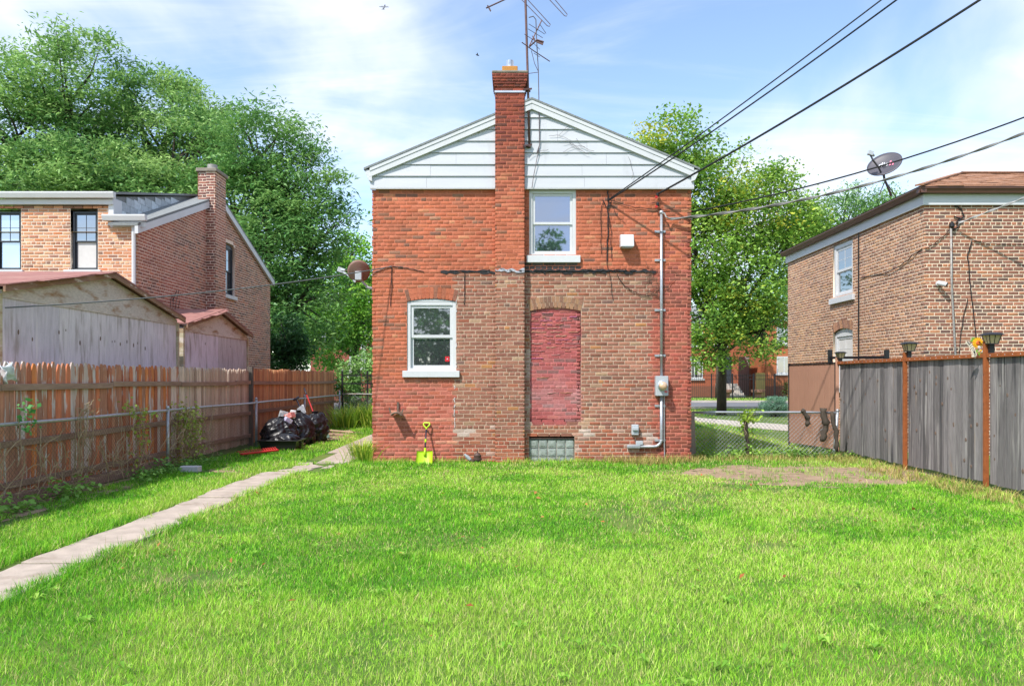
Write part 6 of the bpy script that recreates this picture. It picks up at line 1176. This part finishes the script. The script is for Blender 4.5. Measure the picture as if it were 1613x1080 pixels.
# ================================================================ lawn
def in_blob(x, y, d, grow=1.0): return ((x-d[0])/(d[2]*grow))**2+((y-d[1])/(d[3]*grow))**2 < 1
def lawn(seed=5):
    r = np.random.default_rng(seed); XS, YS = [], []
    def band(x0, x1, y0, y1, dens): n = int((x1-x0)*(y1-y0)*dens); XS.append(r.uniform(x0, x1, n)); YS.append(r.uniform(y0, y1, n))
    y = 2.9
    while y < 13.3:
        w = .72*(y+.5)+1.7; band(max(-5.5, -w), min(6.22, w), y, y+.5, 8300*(5.5/max(y+.25, 5.5))**1.5); y += .5
    band(-5.5, -2.55, 13.3, 24, 1000); band(3.12, 6.2, 13.3, 21, 850); band(3.12, 7.7, 21, 31.5, 380); band(-5, 12, 33.3, 37, 130); band(9, 26, 47.9, 58, 60)
    X = np.concatenate(XS); Y = np.concatenate(YS); n = len(X); keep = np.ones(n, bool)
    walkm = (X > -3.84+.03*np.sin(Y*5)+.16*(vnoise(Y*7, X*0, 1)-.5)) & (X < -3.39+.18*(vnoise(Y*7, X*0+3, 2)-.5)+.22*clamp01((Y-10.3)/2)*0) & (Y < 11.8); w2 = (X > -3.68) & (X < -2.85) & (Y > 12.9+.4*vnoise(X*4, Y*0, 3)) & (Y < 26); w3 = (X > -3.72) & (X < -3.0) & (Y > 11.8) & (Y < 13) & (vnoise(X*6, Y*6, 4) < .72)
    keep &= ~(walkm | w2 | w3)
    for d in DIRT: 
        inn = in_blob(X+1.1*(vnoise(X*1.9, Y*1.9, 5)-.5), Y+1.0*(vnoise(X*1.9+9, Y*1.9, 6)-.5), d, .95); tuft = (fbm(X*1.9, Y*2.6, 2) > .60); keep &= ~(inn & ~(tuft & (r.random(n) < .8)) & (r.random(n) < .97))
    path = (Y > 18.5) & (Y < 31.6) & (X > 4.9) & (X > 11.6-.21*Y) ; keep &= ~((Y > 21) & path & (X > 5.0+(31.6-Y)*.17) & (X < 7.2+(31.6-Y)*.17))
    thin = fbm(X*.9, Y*.9, 3); keep &= r.random(n) < clamp01(1.25-1.1*clamp01((thin-.62)/.2)*(Y < 13.3)); keep &= ~((X > XL-.02) & (X < XR+.02) & (Y > F0-.02) & (Y < 21.6))
    X, Y = X[keep], Y[keep]; n = len(X); big = fbm(X*.55+3, Y*.55, 1); fine = fbm(X*2.6, Y*2.6, 4); dist = np.maximum(Y, 4)
    ln = (.028+.034*r.random(n)**1.5)*(.45+1.05*fine)*np.where(Y > 12.6, 1.25, 1)*np.where((X < -3.9) & (X > -4.6) & (Y < 12), 1.25, 1); ln *= np.where(Y > 20, 1.3, 1)
    edge = ((X < -3.85) & (X > -4.0)) | ((X > -3.4) & (X < -3.2)); ln *= np.where(edge & (Y < 12), 1.9, 1); tall = r.random(n) < .03; ln = np.where(tall, ln*1.6, ln)
    wd = .0027*(dist/4.2)**.95*r.uniform(.8, 1.4, n); pal = np.array([A(*p, k=1.08) for p in [(160, 216, 62), (138, 204, 52), (110, 184, 46), (190, 226, 92), (80, 148, 42), (220, 216, 146), (206, 190, 126)]])
    b5 = 1.25*(big-.5)+.7*(fine-.5); wts = np.stack([.26+.3*b5, .28-.3*b5, .18-1.5*b5, .14+1.6*b5, .10-1.1*b5, .05+.5*np.clip(b5, 0, 1)+.7*np.clip(thin[keep]-.50, 0, 1), .025+.8*np.clip(thin[keep]-.52, 0, 1)], 1); wts = np.clip(wts, .005, 1)
    dry = ((X > 2.0) & (Y > 10.4) & (Y < 14.5)) | ((X > 5.6) & (Y > 8)); wts[:, 5] += np.where(dry, .16, 0); wts[:, 6] += np.where(dry, .12, 0); wts[:, 5] += np.where((Y > 12.3) & (Y < 13.4), .08, 0)
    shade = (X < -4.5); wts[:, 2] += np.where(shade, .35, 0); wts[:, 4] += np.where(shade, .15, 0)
    cs = np.cumsum(wts/wts.sum(1)[:, None], 1); ci = (r.random(n)[:, None] > cs).sum(1).clip(0, 6); cols = pal[ci]*r.uniform(.62, 1.28, (n, 1))
    a = r.uniform(0, 6.28, n); V, F, C = blades(X, Y, np.zeros(n)-.004, ln, wd, a, r.uniform(0, .7, n), r.uniform(0, .5, n), cols, seed)
    o = npmesh('grass', V, F, C, M_grass, kind='stuff'); o['label'] = 'bright green shaggy lawn grass across the back yard'; o['category'] = 'grass'; return n
NB = lawn(); print('blades', NB, 'tris', sum(len(m.polygons) for m in bpy.data.meshes))
# broad leaved weeds in the lawn, dry leaves
def rosettes(n, seed):
    r = np.random.default_rng(seed); y = 3.2+9.2*r.random(n)**1.6; x = r.uniform(-1, 1, n)*np.minimum(.7*y, 6); ok = (x < -4.0) | (x > -3.2); ok &= x > -5.4; x, y = x[ok], y[ok]; VV, FF, CC, o = [], [], [], 0; pal = [A(156, 210, 74, 1.3), A(132, 190, 62, 1.3), A(174, 214, 92, 1.3)]
    for i in range(len(x)):
        m = r.integers(4, 9); a0 = r.uniform(0, 6.28)
        for j in range(m):
            a = a0+6.28*j/m+r.normal(0, .25); L_ = r.uniform(.03, .07); w = L_*r.uniform(.16, .26); d = np.array([math.cos(a), math.sin(a), 0]); s = np.array([-d[1], d[0], 0]); b = np.array([x[i], y[i], .025]); u = np.array([0, 0, 1.])
            P = [b, b+d*L_*.5+s*w+u*L_*.5, b+d*L_*.55+u*L_*.42, b+d*L_*.5-s*w+u*L_*.5, b+d*L_+u*L_*.32]; VV += P; FF += [(o, o+2, o+1, o+1), (o, o+3, o+2, o+2), (o+1, o+2, o+4, o+4), (o+2, o+3, o+4, o+4)]; c = np.array(pal[r.integers(0, 3)])*r.uniform(.8, 1.2); CC += [c]*5; o += 5
    F = np.array([f[:3] for f in FF]); ob = npmesh('broadleaf_weeds', np.array(VV), F, np.array(CC), M_leaf, kind='stuff'); ob['label'] = 'broad leaved weeds scattered through the lawn'; ob['category'] = 'weeds'
rosettes(150, 4)
def tallgrass(label, area, n, l0, pal, seed, w=.008):
    r = np.random.default_rng(seed); X = r.uniform(area[0], area[1], n); Y = r.uniform(area[2], area[3], n); k_ = fbm(X*3, Y*3, seed) > (.42 if seed < 10 else .60); X, Y = X[k_], Y[k_]; n = len(X); cols = np.array([A(*p, k=1.05) for p in pal])[r.choice(len(pal), n)]*r.uniform(.8, 1.2, (n, 1)); V, F, C = blades(X, Y, np.zeros(n), l0*r.uniform(.5, 1.3, n), np.full(n, w), r.uniform(0, 6.28, n), r.uniform(0, .4, n), r.uniform(0, .6, n), cols, seed); o = npmesh('tall_weeds', V, F, C, M_grass, kind='stuff'); o['label'] = label; o['category'] = 'weeds'
dryp = [(190, 186, 100), (150, 170, 76), (206, 186, 126), (176, 150, 100)]
tallgrass('green tufts growing in the bare soil patch', (3.2, 5.6, 10.7, 12.6), 2600, .07, [(150, 200, 74), (120, 176, 60), (180, 196, 100)], 13, .006); tallgrass('tall yellowing weeds at the wall foot under the meter', (1.5, 3.1, 12.75, 13.28), 1500, .16, dryp, 1); tallgrass('short yellow green weeds along the wall foot by the lime shovel', (-2.5, 1.4, 12.95, 13.28), 1800, .11, [(176, 200, 80), (150, 184, 70), (196, 196, 110)], 2); tallgrass('dry straw like weeds along the foot of the grey fence', (5.5, 6.2, 8.0, 14.0), 3000, .11, dryp, 3); tallgrass('dry weeds before the rusty chain link', (3.1, 6.0, 13.2, 14.0), 1800, .12, dryp, 4)
r = np.random.default_rng(8); c = np.stack([r.uniform(-4, 5.5, 60), r.uniform(4, 12.5, 60), np.full(60, .07)], 1); V, F, C = leaves(c, 1, .02, .05, [(176, 110, 60), (190, 140, 80), (150, 90, 50)], 8, .6, 2); o = npmesh('fallen_leaves', V, F, C, M_leaf, kind='stuff'); o['label'] = 'scattered brown fallen leaves on the lawn'; o['category'] = 'leaves'
